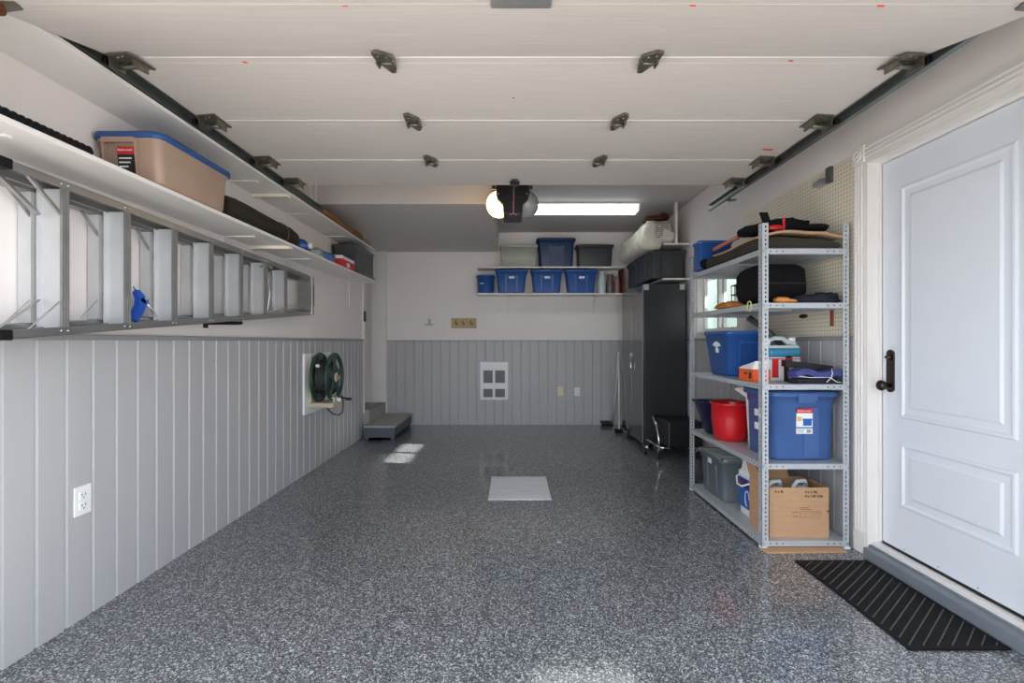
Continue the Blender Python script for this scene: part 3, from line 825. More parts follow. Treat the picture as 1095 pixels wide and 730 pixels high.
# rear frame near the wall
for zf, sg in ((zb, 1), (zt_, -1)):
    mb = MB(); mb.beam((-1.838, 1.68, zf(1.68)+sg*.022), (-1.838, 4.08, zf(4.08)+sg*.016), (.024,0,0), (0,0,.008)); mb.build('rear_rail', M['alu'], lad)
for i in range(7):
    y = 1.835+.30*i; a, b = zb(y)+.03, zt_(y)-.03
    MB().box(-1.864, -1.815, y-.010, y+.012, a, b).build('rear_bar', M['alu2'], lad)
for i in range(7):
    y = 1.84+.30*i
    if i > 2: continue
    for zf, sg in ((zb, 1), (zt_, -1)):
        mb = MB()
        if i == 0:
            mb.beam((XF1-.006, y-.01, zf(y)+sg*.115), (XF1-.006, y-.135, zf(y-.13)+sg*.012), (0,.004,.004), (.005,0,0))
            mb.beam((XF0+.004, y-.01, zf(y)+sg*.115), (XF0+.004, y-.16, zf(y-.13)+sg*.012), (0,.004,.004), (.008,0,0))
        mb.beam((-1.822, y+.03, zf(y)+sg*.16), (-1.815, y-.10, zf(y)+sg*.035), (0,.005,.005), (.003,0,0))
        mb.build('brace', M['alu'], lad)
mb = MB(); mb.box(-1.815, -1.69, 4.10, 4.14, zb(4.13)-.018, zt_(4.13)+.018, .004); mb.box(-1.80,-1.705,4.02,4.10, zt_(4.1)-.03, zt_(4.1)-.02); mb.box(-1.80,-1.705,4.02,4.10, zb(4.1)+.02, zb(4.1)+.03)
cap = mb.build('top_cap', M['alu'], lad)
MB().box(-1.6905, -1.688, 4.130, 4.138, 1.50, 1.68).build('red_strip', M['redwood'], cap)
mb = MB()
mb.tube([(-1.712, 3.30, 1.71),(-1.712, 3.38, 1.735),(-1.712, 3.45, 1.725)], .007, 8)
mb.tube([(-1.74, 3.44, 1.40),(-1.712, 3.62, 1.445),(-1.712, 3.98, 1.47)], .005, 8)
mb.tube([(-1.74, 3.44, 1.70),(-1.76, 3.52, 1.55),(-1.74, 3.44, 1.40)], .005, 8)
mb.build('spreader', M['chrome'], lad)
for y in (2.15, 2.95):
    zz = zb(y)-.026
    t = thing('ladder_hook', (XL, y, zz-.02), 'black padded arm under the ladder near its middle' if y > 2.5 else 'black padded arm under the near part of the ladder', 'hook')
    if y < 2.5: 
        bpy.data.objects.remove(t); continue
    MB().tube([(XL, y, zz), (-1.66, y, zz), (-1.645, y, zz+.002)], .0105, 12).build('padded_arm', M['rubber'], t)
    MB().box(XL, XL+.006, y-.02, y+.02, zz-.03, zz+.03).build('wall_plate', M['blackp'], t)
# blue handled tool
bt = thing('hand_tool', (-1.80, 2.36, 1.30), 'blue-handled hand tool with a thin silver rod hanging behind the ladder', 'hand tool')
def LP(px, py, X=-1.795): 
    y = X*517/(px-547); return Vector((X, y, 1.2+(365-py)*y/517))
def quadstrip(mb, pts, w, X0, X1):
    """flat handle following pts (y,z) with half widths w"""
    P = [Vector((p.y, p.z)) for p in pts]; A = []; 
    for i, p in enumerate(P):
        d = (P[min(i+1, len(P)-1)]-P[max(i-1, 0)]).normalized(); n = Vector((-d.y, d.x)); A.append((p+n*w[i], p-n*w[i]))
    poly = [a for a, _ in A]+[b for _, b in A][::-1]
    mb.prism([(q.x, q.y) for q in poly], 'X', X0, X1)
mb = MB(); quadstrip(mb, [LP(146,311), LP(150,318), LP(151,325), LP(147,334), LP(142,343)], [.010,.019,.022,.021,.016], -1.81, -1.785)
quadstrip(mb, [LP(149,320), LP(156,324)], [.010,.009], -1.81, -1.785)
mb.build('handle', mat('bright_blue_plastic', (24,86,196), .4), bt)
mb = MB().tube([LP(139,303), LP(147,312)], .004, 8); mb.tube([LP(156,323), LP(172,343)], .004, 8); split_build(mb, 'rod', M['chrome'], bt)

# ------------------------------------------------------------------ left wall fittings
def outlet(loc, facing, plate_m, label, blank=False, w=.075, h=.12):
    t = thing('wall_outlet', loc, label, 'outlet' if not blank else 'switch plate')
    x, y, z = loc
    def bx(mb, u0, u1, v0, v1, d0, d1, bev=0):
        if facing == '+X': mb.box(x+d0, x+d1, y+u0, y+u1, z+v0, z+v1, bev)
        else: mb.box(x+u0, x+u1, y-d1, y-d0, z+v0, z+v1, bev)
    mb = MB(); bx(mb, -w/2, w/2, 0, h, 0, .006, .002); mb.build('plate', plate_m, t)
    if not blank:
        for v in (h*.18, h*.54):
            mb = MB(); bx(mb, -w*.24, w*.24, v, v+h*.27, .006, .009, .001); s = mb.build('socket', plate_m, t)
            mb = MB(); bx(mb, -w*.13, -w*.09, v+h*.12, v+h*.20, .009, .0096); bx(mb, w*.07, w*.11, v+h*.12, v+h*.20, .009, .0096); bx(mb, -w*.04, w*.04, v+h*.03, v+h*.07, .009, .0096)
            split_build(mb, 'slot', M['ink'], s)
    else:
        mb = MB(); bx(mb, -.003, .003, h*.15, h*.17, .006, .007); bx(mb, -.003, .003, h*.83, h*.85, .006, .007); split_build(mb, 'screw', M['galv'], t)
    return t
outlet((XL+.011, 2.092, .452), '+X', M['white'], 'white double outlet low on the left grey panelling', w=.082, h=.125)
outlet((.703, YB-.011, .418), '-Y', M['cream'], 'cream blank plate on the back wall, left of the white outlet', True, .085, .135)
outlet((.943, YB-.011, .418), '-Y', M['white'], 'white double outlet on the back wall panelling', False, .075, .12)

# hose reel
hb = thing('hose_reel', (XL, 4.6, .55), 'dark green wall-mounted garden hose reel on a white board', 'hose reel')
MB().box(XL+.011, XL+.030, 4.30, 4.93, .545, 1.092, .002).build('mounting_board', M['white'], hb)
mb = MB(); mb.box(XL+.03, XL+.055, 4.38, 4.62, .62, 1.06, .008); mb.box(XL+.03, XL+.26, 4.36, 4.60, .60, .645, .01); mb.box(XL+.20, XL+.25, 4.42, 4.52, .645, .69, .006)
mb.build('base', M['beigep'], hb)
def disc(x):
    mb = MB(); R_ = .217; c = (x, 4.49, .870)
    mb.tube([(x, 4.49+R_*math.cos(2*PI*k/40), .870+R_*math.sin(2*PI*k/40)) for k in range(40)], .0125, 8, closed=True)
    mb.tube([(x, 4.49+R_*.86*math.cos(2*PI*k/40), .870+R_*.86*math.sin(2*PI*k/40)) for k in range(40)], .010, 6, closed=True)
    for k in range(5):
        a = 2*PI*k/5+.3; b = a
        mb.beam((x, 4.49+.03*math.cos(a), .87+.03*math.sin(a)), (x, 4.49+R_*math.cos(a), .87+R_*math.sin(a)), (.006,0,0), (0, -.030*math.sin(a), .030*math.cos(a)))
    mb.lathe([(.06,-.008),(.06,.008),(.05,.014)], c, 'X', 24)
    return mb
disc(-1.78).build('reel_flange', M['green'], hb)
disc(-1.645).build('reel_flange', M['green'], hb)
MB().lathe([(.042,0),(.042,.008),(.03,.012)], (-1.632, 4.49, .87), 'X', 20).build('hub_cap', M['beigep'], hb)
mb = MB(); pts = []
for k in range(6*28):
    a = 2*PI*k/28; pts.append((-1.765+.105*(k/(6*28)), 4.49+.15*math.cos(a), .87+.15*math.sin(a)))
mb.tube(pts, .0115, 8)
mb.tube([(-1.765+.105*((k*7 % 168)/168), 4.49+.128*math.cos(2*PI*k/28), .87+.128*math.sin(2*PI*k/28)) for k in range(28)], .012, 6, closed=True)
mb.lathe([(.12,0),(.12,.12)], (-1.765, 4.49, .87), 'X', 28)
mb.build('coiled_hose', M['hose'], hb)
mb = MB().tube([(-1.68, 4.40,.64),(-1.68,4.42,.58),(-1.66,4.50,.525),(-1.64,4.60,.50),(-1.64,4.70,.52),(-1.65,4.74,.60),(-1.66,4.72,.68)], .007, 8); mb.build('hose_tail', M['green'], hb)
mb = MB().tube([(-1.70, 4.66,.665),(-1.64,4.69,.655),(-1.58,4.68,.645)], .009, 8); mb.lathe([(.014,0),(.014,.05)], (-1.60,4.68,.645), 'X', 12); mb.build('crank', M['blackp'], hb)
MB().lathe([(.018,0),(.018,.03)], (-1.62,4.50,.66), 'X', 14).build('fitting', M['white'], hb)
MB().lathe([(.016,0),(.016,.03)], (-1.76,4.35,.98), 'X', 14).build('fitting', M['white'], hb)

# latch on the corner board
t = thing('door_latch', (XL+.016, 6.08, 1.44), 'small dark latch on the white corner board of the left wall', 'latch')
MB().box(XL+.016, XL+.035, 6.055, 6.11, 1.45, 1.58, .004).build('latch_body', M['bronze'], t)
MB().box(XL+.016, XL+.022, 6.07, 6.085, 1.32, 1.449).build('strap', M['white'], t)

# ------------------------------------------------------------------ step stool
st = thing('step_box', (-1.60, 6.37, 0), 'low blue-grey wooden step with a grey carpeted top against the back left corner', 'step')
mb = MB()
mb.box(-1.785, -1.42, 5.87, 5.89, .035, .155); mb.box(-1.785, -1.42, 6.84, 6.86, .035, .155)
mb.box(-1.445, -1.425, 5.89, 6.84, .045, .155); mb.box(-1.785, -1.765, 5.89, 6.84, .045, .155)
mb.build('apron', M['steps'], st)
MB().box(-1.79, -1.405, 5.85, 6.88, .155, .178, .004).build('step_top', M['steptop'], st)
for x, y in ((-1.78,5.89),(-1.47,5.89),(-1.78,6.80),(-1.47,6.80)):
    MB().box(x, x+.04, y, y+.04, 0, .15).build('leg', M['steps'], st)

# ------------------------------------------------------------------ floor lid, mat
fg = thing('access_cover', (.063, 3.97, 0), 'whitewashed square access lid set into the middle of the floor', 'floor lid')
MB().box(-.177, .303, 3.66, 4.28, .0005, .006, .001).build('lid_plate', M['grate'], fg)
mb = MB()
for k in range(11): mb.box(-.165, .291, 3.70+k*.052, 3.706+k*.052, .006, .0072)
mb.build('ridge', M['grate'], fg)
mt = thing('door_mat', (1.75, 2.31, 0), 'black rubber mat with a brick-like ribbed pattern before the entry door', 'mat')
def mp(u, v):  # u across 0..1 left to right, v near 0 far 1
    xl = 1.553; xr = 1.930
    x = xl+(xr-xl)*u; y = 1.88+v*(2.632-1.88)
    return x, y
MB().box(1.545, 1.940, 1.875, 2.64, .0005, .008, .002).build('base', M['rubber'], mt)
mb = MB()
for k in range(16):
    y = 1.91+k*.0465
    mb.beam((1.565, y, .0105), (1.925, y-.0, .0105), (0,.003,0), (0,0,.0025)) if False else None
for k in range(-8, 17):
    # ribs running slightly diagonal across the mat
    y0 = 1.90+k*.0475; xa, xb = 1.562, 1.924; dy = .30
    ya, yb = y0, y0+dy
    if yb > 2.62: f_ = (2.62-ya)/dy; xb2 = xa+(xb-xa)*f_; yb = 2.62
    else: xb2 = xb
    xa2 = xa
    if ya < 1.895: f_ = (1.895-ya)/dy; xa2 = xa+(xb-xa)*f_; ya = 1.895
    if xb2-xa2 < .02: continue
    mb.beam((xa2, ya, .0092), (xb2, yb, .0092), (0,.0028,0), (0,0,.0018))
mb.build('rib', M['matrib'], mt)
mb = MB(); rnd = random.Random(3)
for k in range(12):
    x = 1.575+k*.029
    for j in range(14):
        y = 1.905+j*.05+(k % 2)*.025
        if y+.035 < 2.62: mb.beam((x, y, .0088), (x+.014, y+.034, .0088), (.0035,0,0), (0,0,.0010))
mb.build('tread_pattern', M['rubber'], mt)
mb = MB().blob((.285, 2.885, .003), (.016,.008,.0025), .9, .3, 5, 2); tag(mb.build('paint_chip', M['mlid']), 'tiny white chip lying on the floor in front of the lid', 'paint chip')

# ------------------------------------------------------------------ back wall fittings
hk = thing('coat_rack', (-.69, YB-.02, 1.40), 'small pine board with three dark hooks on the back wall', 'hook rack')
MB().box(-.865, -.505, YB-.022, YB-.0, 1.392, 1.535, .004).build('board', M['wood'], hk)
MB().box(-.845, -.525, YB-.027, YB-.022, 1.412, 1.515, .003).build('face_panel', M['wood'], hk)
for x in (-.80, -.70, -.585):
    MB().tube([(x, YB-.027, 1.50),(x, YB-.04, 1.47),(x+.01, YB-.055, 1.44),(x+.022, YB-.06, 1.445),(x+.028, YB-.058, 1.465)], .005, 8).build('hook', M['blackp'], hk)
hk = thing('wall_hook', (-1.18, YB, 1.42), 'small grey double hook alone on the back wall', 'hook')
MB().box(-1.20, -1.165, YB-.01, YB, 1.43, 1.53, .003).build('plate', M['mlid'], hk)
MB().tube([(-1.245,YB-.05,1.455),(-1.22,YB-.04,1.432),(-1.18,YB-.008,1.45),(-1.14,YB-.04,1.432),(-1.115,YB-.05,1.455)], .007, 8).build('hook', M['mlid'], hk)
vt = thing('wall_vent', (-.25, YB-.011, .37), 'white framed panel with four grey grilles low on the back wall', 'vent')
mb = MB(); x0,x1,z0,z1 = -.45,-.05,.365,.905; y0,y1 = YB-.035, YB-.011
gx = ((-.405,-.27),(-.235,-.095)); gz = ((.40,.52),(.605,.785))
# frame pieces around four openings
mb.box(x0, gx[0][0], y0,y1,z0,z1); mb.box(gx[0][1], gx[1][0], y0,y1,z0,z1); mb.box(gx[1][1], x1, y0,y1,z0,z1)
for a, b in gx: mb.box(a,b,y0,y1,z0,gz[0][0]); mb.box(a,b,y0,y1,gz[0][1],gz[1][0]); mb.box(a,b,y0,y1,gz[1][1],z1)
mb.build('frame', M['white'], vt)
for a, b in gx:
    for c, d in gz:
        mb = MB(); mb.box(a,b,YB-.016,YB-.0115,c,d)
        n = int((d-c)/.012)
        for k in range(n): mb.box(a,b,YB-.026,YB-.016,c+k*.012+.002,c+k*.012+.007)
        mb.build('grille', M['mgrey'], vt)
MB().lathe([(.007,0),(.007,.004)], (-.335, YB-.035, .855), 'Y', 12).build('screw', M['galv'], vt)

# ------------------------------------------------------------------ back shelves + contents
SY = 6.67
def bshelf(z, x0, x1, label):
    t = thing('wall_shelf', ((x0+x1)/2, 6.82, z), label, 'shelf')
    MB().box(x0, x1, SY, YB-.001, z-.020, z, .002).build('board', M['trim'], t)
    for x in ((-.05, 1.18) if z < 2 else (-.17, 1.235)):
        if z > 2:
            MB().box(x-.009, x+.009, YB-.012, YB-.001, z-.09, z-.020).build('bracket', M['trim'], t); continue
        mb = MB(); mb.box(x-.012, x+.012, YB-.22, YB-.001, z-.026, z-.020); mb.box(x-.012, x+.012, YB-.007, YB-.001, z-.30, z-.026); mb.beam((x, YB-.01, z-.12),(x, YB-.12, z-.026),(.002,0,0),(0,.006,.006))
        mb.build('bracket', M['trim'], t)
    return t
bshelf(1.868, -.475, 1.53, 'lower white shelf on the back wall under the three blue bins')
bshelf(2.235, -.475, 1.575, 'upper white shelf on the back wall near the ceiling')
zs = 1.869
R,B,hx,hy = tote('storage_bin', (-.003, 6.81, zs), .455, .26, .325, M['bluetote'], 'left of the three blue bins on the lower back shelf', taper=.80, r=.03, group='blue bins on the lower back shelf', ribf='-Y')
mb = MB(); side_patch(mb, '-Y', -.035, .045, .205, .235, hx, hy, .003, (-.003,6.81,zs)); lb = mb.build('label', M['labelw'], R)
proto = R
for x, lab in ((.491, 'middle of the three blue bins on the lower back shelf'), (.969, 'right of the three blue bins on the lower back shelf')):
    c = copy_tree(proto); c.location = (x, 6.81, zs); c['label'] = lab
R,B,hx,hy = tote('bucket', (-.365, 6.81, zs), .26, .26, .255, M['bluetote'], 'small blue pail at the left end of the lower back shelf', taper=.86, r=.11, ledge=False, ribs=False, cat='pail')
mb = MB(); side_patch(mb, '-Y', -.07, -.02, .13, .14, hx, hy, .003, (-.365,6.81,zs)); mb.build('label', M['labelw'], R)
# jars right of bins
def jar(x, r, h, m, label, name='glass_vase', cat='vase'):
    t = thing(name, (x, 6.80, zs), label, cat)
    MB().lathe([(r*.8,0),(r,.02),(r,h*.55),(r*.8,h*.8),(r*.9,h),(r*.86,h),(r*.76,h*.8),(r*.95,h*.5),(r*.9,.03)], (x,6.80,zs), 'Z', 24).build('vessel', m, t)
    return t
t = thing('plastic_jug', (1.268, 6.80, zs), 'translucent white jug right of the blue bins on the lower back shelf', 'jug')
MB().lathe([(.058,0),(.062,.01),(.062,.18),(.05,.24),(.03,.28),(.028,.295)], (1.268,6.80,zs), 'Z', 24).build('jug_body', M['jugc'], t)
MB().lathe([(.034,.29),(.034,.315)], (1.268,6.80,zs), 'Z', 18).build('cap', M['white'], t)
jar(1.385, .052, .27, mat('smoky_glass', (150,140,136), .12, trans=.5), 'smoky glass vase beside the translucent jug on the lower back shelf')
jar(1.487, .040, .24, mat('pinkish_glass', (190,150,146), .15, trans=.4), 'pinkish glass vase at the right end of the lower back shelf')
mb = MB().box(1.535, 1.565, 6.685, 6.955, 1.87, 2.212, .002); tag(mb.build('wooden_board', M['redwood']), 'dark reddish board standing upright at the right end of the back shelves', 'board')
zs2 = 2.236
t = thing('storage_bin', (.10, 6.81, zs2), 'clear lidded bin with pale green contents on the upper back shelf', 'storage bin')
mb = MB(); L_ = (.10, 6.81)
mb.loft([(zs2, .235, .115, .02, *L_), (zs2+.27, .262, .130, .025, *L_), (zs2+.268, .256, .124, .025, *L_), (zs2+.006, .229, .109, .02, *L_)]); mb.build('body', M['clearb'], t)
mb = MB().loft([(zs2+.27, .270, .136, .03, *L_), (zs2+.295, .270, .136, .03, *L_), (zs2+.31, .22, .10, .02, *L_)]); mb.build('lid', M['mlid'], t)
mb = MB().blob((.04, 6.81, zs2+.13), (.15,.09,.115), .4, .1, 4, 3, seed=9); mb.build('contents', M['olive'], t)
mb = MB().box(.20, .235, 6.70, 6.71, zs2+.03, zs2+.26); mb.build('clip', M['white'], t)
R,B,hx,hy = tote('storage_bin', (.62, 6.81, zs2), .53, .27, .405, M['bluedk'], 'tall dark blue lidded bin on the upper back shelf', taper=.86, r=.035, lid=M['bluedk'], ribf='-Y')
mb = MB(); side_patch(mb, '-Y', -.08, .08, .05, .28, hx, hy, .006, (.62,6.81,zs2)); mb.build('front_panel', M['bluedk'], R)
R,B,hx,hy = tote('storage_bin', (1.16, 6.81, zs2), .51, .26, .315, M['charc'], 'dark grey lidded bin on the upper back shelf', taper=.90, r=.03, lid=M['charc'], ribs=False)

# right wall shelves (behind the cabinet)
def rshelf(z, x0, y1, label):
    t = thing('wall_shelf', ((x0+XR)/2, 6.1, z), label, 'shelf')
    MB().box(x0, XR-.001, 5.42, y1, z-.020, z, .002).build('board', M['trim'], t)
    for y in (5.9,):
        mb = MB(); mb.box(XR-.2, XR-.001, y-.011, y+.011, z-.026, z-.020); mb.box(XR-.006, XR-.001, y-.011, y+.011, z-.10 if z > 2 else z-.06, z-.026); mb.build('bracket', M['trim'], t)
    return t
rshelf(2.305, 1.71, 6.64, 'short white shelf high on the right wall under the plastic bundle')
rshelf(1.912, 1.70, 6.64, 'short white shelf on the right wall just above the dark cabinet')
R,B,hx,hy = tote('storage_bin', (1.775, 5.745, 1.913), .40, .57, .325, M['charc'], 'dark grey bin above the near end of the tall cabinet', taper=.93, r=.03, lid=M['charc'], ribs=True)
R,B,hx,hy = tote('storage_bin', (1.775, 6.345, 1.913), .40, .55, .325, mat('slate_bin_plastic', (54,60,78), .42), 'dark slate bin above the cabinet, behind the dark grey one', taper=.93, r=.03, lid=mat('slate_bin_plastic', (54,60,78), .42), ribs=True)
MB_ = MB().box(1.845, 1.868, 5.44, 5.50, 2.306, ZC-.002); tag(MB_.build('shelf_upright', M['trim']), 'narrow white upright board standing on the high right shelf', 'board')
# bundle wrapped in plastic
pb = thing('plastic_bundle', (1.55, 5.95, 2.31), 'big crinkled clear plastic bundle with printed text on the high right shelf', 'plastic bundle')
mb = MB()
sec = [(1.70,2.250),(1.62,2.243),(1.53,2.250),(1.485,2.285),(1.47,2.34),(1.478,2.40),(1.488,2.46),(1.505,2.52),(1.54,2.565),(1.60,2.578),(1.68,2.582),(1.76,2.58),(1.815,2.565),(1.835,2.52),(1.84,2.44),(1.84,2.36),(1.83,2.312),(1.76,2.309),(1.706,2.309),(1.704,2.28)]
NY = 56; rings = []; cxm, czm = 1.66, 2.42
for j in range(NY+1):
    t = j/NY; y = 5.47+1.15*t; ring = []
    sh = 1-.55*max(0, (.05-t)/.05)**2-.5*max(0, (t-.93)/.07)**2; sh = min(1, sh)
    for (px, pz) in sec:
        x, z_ = cxm+(px-cxm)*sh, czm+(pz-czm)*sh
        if px < 1.56 or pz > 2.5:
            ang = math.atan2(z_-2.22, (y-5.42))
            amp = .016*min(1, t*5)
            d = amp*math.sin(ang*34+px*9)+.020*noise.noise(Vector((x*14, y*9, z_*14)))
            if px < 1.56: x += d-.02*t
            if pz > 2.5: z_ += d*1.2-.03*t+.03*noise.noise(Vector((x*9, y*6, 1)))
        if px > 1.70 and pz < 2.5: x, z_ = px, max(z_, 2.3085)
        if px > 1.69: x = min(max(x, 1.700 if pz < 2.29 else 1.703), 1.842)
        ring.append(mb.bm.verts.new((x, y, z_)))
    rings.append(ring)
for A, B in zip(rings, rings[1:]):
    for k in range(len(sec)): mb.face([A[k], A[(k+1) % len(sec)], B[(k+1) % len(sec)], B[k]], True)
mb.face(rings[0]); mb.face(rings[-1][::-1])
bodybm = mb.bm.copy()
mb.build('wrapping', M['bag'], pb)
bvh = BVHTree.FromBMesh(bodybm); mb = MB(); rnd = random.Random(11)
for k in range(9):
    z = 2.545-k*.021; x = 1.625
    xe = x+(.14 if k < 4 else .085)
    while x < xe:
        w = rnd.uniform(.008,.022)
        h_ = bvh.ray_cast(Vector((x+w/2, 5.0, z)), Vector((0,1,0)))
        if h_[0] is not None and rnd.random() < .85:
            p = h_[0]; mb.box(x, x+w, p.y-.006, p.y-.002, z-.004, z+.004)
        x += w+.006
mb.build('printed_text', M['ink'], pb); bodybm.free()
mb = MB().blob((1.70, 5.72, 2.635), (.13,.17,.030), .7, .25, 7, 4, flat=2.612, seed=3); mb.blob((1.79, 5.72, 2.66), (.05,.12,.045), .8, .25, 5, 3, flat=2.62)
tag(mb.build('brown_blanket', M['brown']), 'folded brown blanket on top of the plastic bundle', 'blanket')

# ------------------------------------------------------------------ cabinet
cb = thing('storage_cabinet', (1.70, 5.9, 0), 'tall dark metal cabinet with glossy doors in the back right corner', 'cabinet')
MB().box(1.487, 1.945, 5.40, 6.42, .05, 1.842, .003).build('carcass', M['cab'], cb)
for a, b in ((5.405, 5.908), (5.912, 6.415)):
    d = MB().box(1.467, 1.486, a, b, .055, 1.838, .002).build('door', M['cabdoor'], cb)
    yy = 5.86 if a < 5.5 else 5.96
    if a > 5.5: continue
    mb = MB(); mb.tube([(1.466,yy,.95),(1.445,yy,.945),(1.445,yy,.87),(1.466,yy,.865)], .006, 8)
    mb.build('handle', M['chrome'], d)
mb = MB(); mb.box(1.452, 1.466, 5.875, 5.945, 1.02, 1.06, .003); mb.tube([(1.45,5.91,1.04),(1.448,5.91,.96)], .006, 8); mb.build('lock', M['galv'], cb)
MB().box(1.462, 1.4665, 5.3985, 5.406, .055, 1.838).build('edge_highlight', M['galv'], cb)  # bright strip standing in for the highlight along the cabinet corner
for x0 in (1.474, 1.878):
    MB().box(x0, x0+.058, 5.392, 5.3995, 1.775, 1.838, .002).build('corner_pad', M['mlid'], cb)
for x, y in ((1.52,5.45),(1.90,5.45),(1.52,6.37),(1.90,6.37)):
    MB().lathe([(.018,0),(.024,.006),(.024,.02),(.010,.026),(.010,.05)], (x, y, 0), 'Z', 16).build('foot', M['chrome'], cb)
# trolley in front of the cabinet
tr = thing('rolling_cart', (1.70, 5.05, 0), 'low black cart with chrome tube frame and casters before the cabinet', 'cart')
MB().box(1.60, 1.95, 4.93, 5.34, .115, .38, .012).build('body', M['blackp'], tr)
mb = MB()
mb.tube([(1.60, 5.30, .40),(1.52,5.18,.395),(1.50,5.00,.33),(1.505,4.95,.22),(1.51,4.93,.10)], .013, 10)
mb.tube([(1.50,5.25,.13),(1.44,5.12,.16),(1.505,4.93,.12),(1.62,4.91,.11)], .011, 10)
mb.build('frame', M['chrome'], tr)
for x, y in ((1.42,5.13),(1.51,4.92),(1.90,4.95),(1.57,5.24)):
    mb = MB(); mb.lathe([(.014,-.014),(.033,-.012),(.035,0),(.033,.012),(.014,.014)], (x, y, .035), 'X', 20); w = mb.build('caster', M['blackp'], tr)
    mb = MB(); mb.lathe([(.013,-.018),(.013,.018)], (x,y,.035), 'X', 14); mb.box(x-.021, x-.017, y-.016, y+.016, .03, .085); mb.box(x+.017, x+.021, y-.016, y+.016, .03, .085); mb.box(x-.021,x+.021,y-.016,y+.016,.085,.10); mb.build('fork', M['chrome'], w)
# mops by the cabinet
sq = thing('floor_squeegee', (1.35, 6.50, 0), 'floor squeegee with black head and white pole leaning beside the cabinet', 'squeegee')
MB().box(1.27, 1.445, 6.875, 6.925, .025, .07, .006).build('head', M['blackp'], sq)
MB().box(1.28, 1.44, 6.868, 6.875, .0, .025).build('blade', M['rubber'], sq)
MB().tube([(1.43,6.88,.055),(1.45,6.70,.55),(1.452,6.55,1.06)], .011, 10).build('pole', M['white'], sq)
br = thing('broom', (1.40, 6.40, 0), 'thin white broom handle leaning upright beside the cabinet edge', 'broom')
MB().tube([(1.415,6.36,.05),(1.43,6.44,.70),(1.445,6.55,1.00)], .010, 10).build('pole', M['white'], br)
MB().box(1.36, 1.458, 6.33, 6.39, .0, .05, .008).build('bristle_head', M['rubber'], br)

# ------------------------------------------------------------------ metal rack
RX0, RX1, RY0, RY1, RH = 1.447, 1.955, 2.795, 3.93, 1.885
rk = thing('metal_shelving_unit', ((RX0+RX1)/2, (RY0+RY1)/2, 0), 'grey slotted-angle metal rack with five shelves along the right wall', 'shelving unit')
def angle_post(x, y, sx, sy):
    """corner (x,y); flanges run inward along sx and sy"""
    mb = MB(); W = .038; t = .0022; pitch = .0254
    n = int((RH-.03)/pitch)
    def flange(axis):
        def bx(u0,u1,z0,z1):
            if axis == 'x': mb.box(min(x, x)+min(sx*u0, sx*u1), x+max(sx*u0, sx*u1), min(y, y+sy*t), max(y, y+sy*t), z0, z1)
            else: mb.box(min(x, x+sx*t), max(x, x+sx*t), y+min(sy*u0, sy*u1), y+max(sy*u0, sy*u1), z0, z1)
        a, b = .018, .027
        bx(0, a, .0, RH); bx(b, W, .0, RH)
        z = 0
        for k in range(n):
            zc = .035+k*pitch
            bx(a, b, z, zc-.0065); z = zc+.0065
        bx(a, b, z, RH)
    flange('x'); flange('y')
    o = mb.build('post', M['rackm'], rk)
    MB().box(min(x-sx*.003, x+sx*.03), max(x-sx*.003, x+sx*.03), min(y-sy*.003, y+sy*.03), max(y-sy*.003, y+sy*.03), 0, .012, .002).build('foot', M['white'], o)
for x, y, sx, sy in ((RX0,RY0,1,1),(RX1,RY0,-1,1),(RX0,RY1,1,-1),(RX1,RY1,-1,-1)): angle_post(x, y, sx, sy)
SZ = [.046, .492, .952, 1.424, 1.737]
for z in SZ:
    mb = MB(); g = .0035; x0,x1,y0,y1 = RX0+g, RX1-g, RY0+g, RY1-g; h = .031; a = .0015
    mb.box(x0,x1,y0,y1,z-.0015,z)
    mb.box(x0,x1,y0,y0+a,z-h,z-.0015); mb.box(x0,x1,y1-a,y1,z-h,z-.0015); mb.box(x0,x0+a,y0+a,y1-a,z-h,z-.0015); mb.box(x1-a,x1,y0+a,y1-a,z-h,z-.0015)
    mb.box(x0+a,x0+.012,y0+a,y1-a,z-h,z-h+.0015); mb.box(x0+a,x1-a,y0+a,y0+.012,z-h,z-h+.0015)
    mb.box(x0+.02,x1-.02,(y0+y1)/2-.03,(y0+y1)/2+.03,z-.016,z-.0015)
    s = mb.build('shelf', M['rackm'], rk)
    mb = MB()
    for xx in (RX0+.052, RX0+.088, RX0+.124, RX1-.052, RX1-.088, RX1-.124):
        mb.box(xx-.0035, xx+.0035, y0-.0006, y0+.0001, z-.019, z-.012)
    for k in range(4):
        for yy in (RY0+.055+k*.035, RY1-.055-k*.035): mb.box(x0-.0006, x0+.0001, yy-.004, yy+.004, z-.019, z-.012)
    split_build(mb, 'slot', M['ink'], s)
    mb = MB()
    for xx in (RX0+.010, RX1-.010): mb.lathe([(.006,0),(.006,.004)], (xx, RY0, z-.015), 'Y', 8)
    for yy in (RY0+.010, RY1-.010): mb.lathe([(.006,0),(.006,-.004)], (RX0, yy, z-.015), 'X', 8)
    split_build(mb, 'bolt', M['galv'], s)
mb = MB().box(1.435, 1.885, 2.768, 3.05, .0, .0035) ; 
# thin cardboard protector under the near feet: slotted around them, so model as strip in front plus inner sheet
mb.bm.free()
mb = MB(); mb.prism([(1.448,2.735),(1.90,2.745),(1.90,2.788),(1.96-.05,2.788),(1.91,2.98),(1.495,2.98),(1.49,2.788),(1.435,2.788)], 'Z', .0005, .010)
tag(mb.build('cardboard_sheet', M['cardb']), 'flat cardboard sheet on the floor under the near end of the rack', 'cardboard')

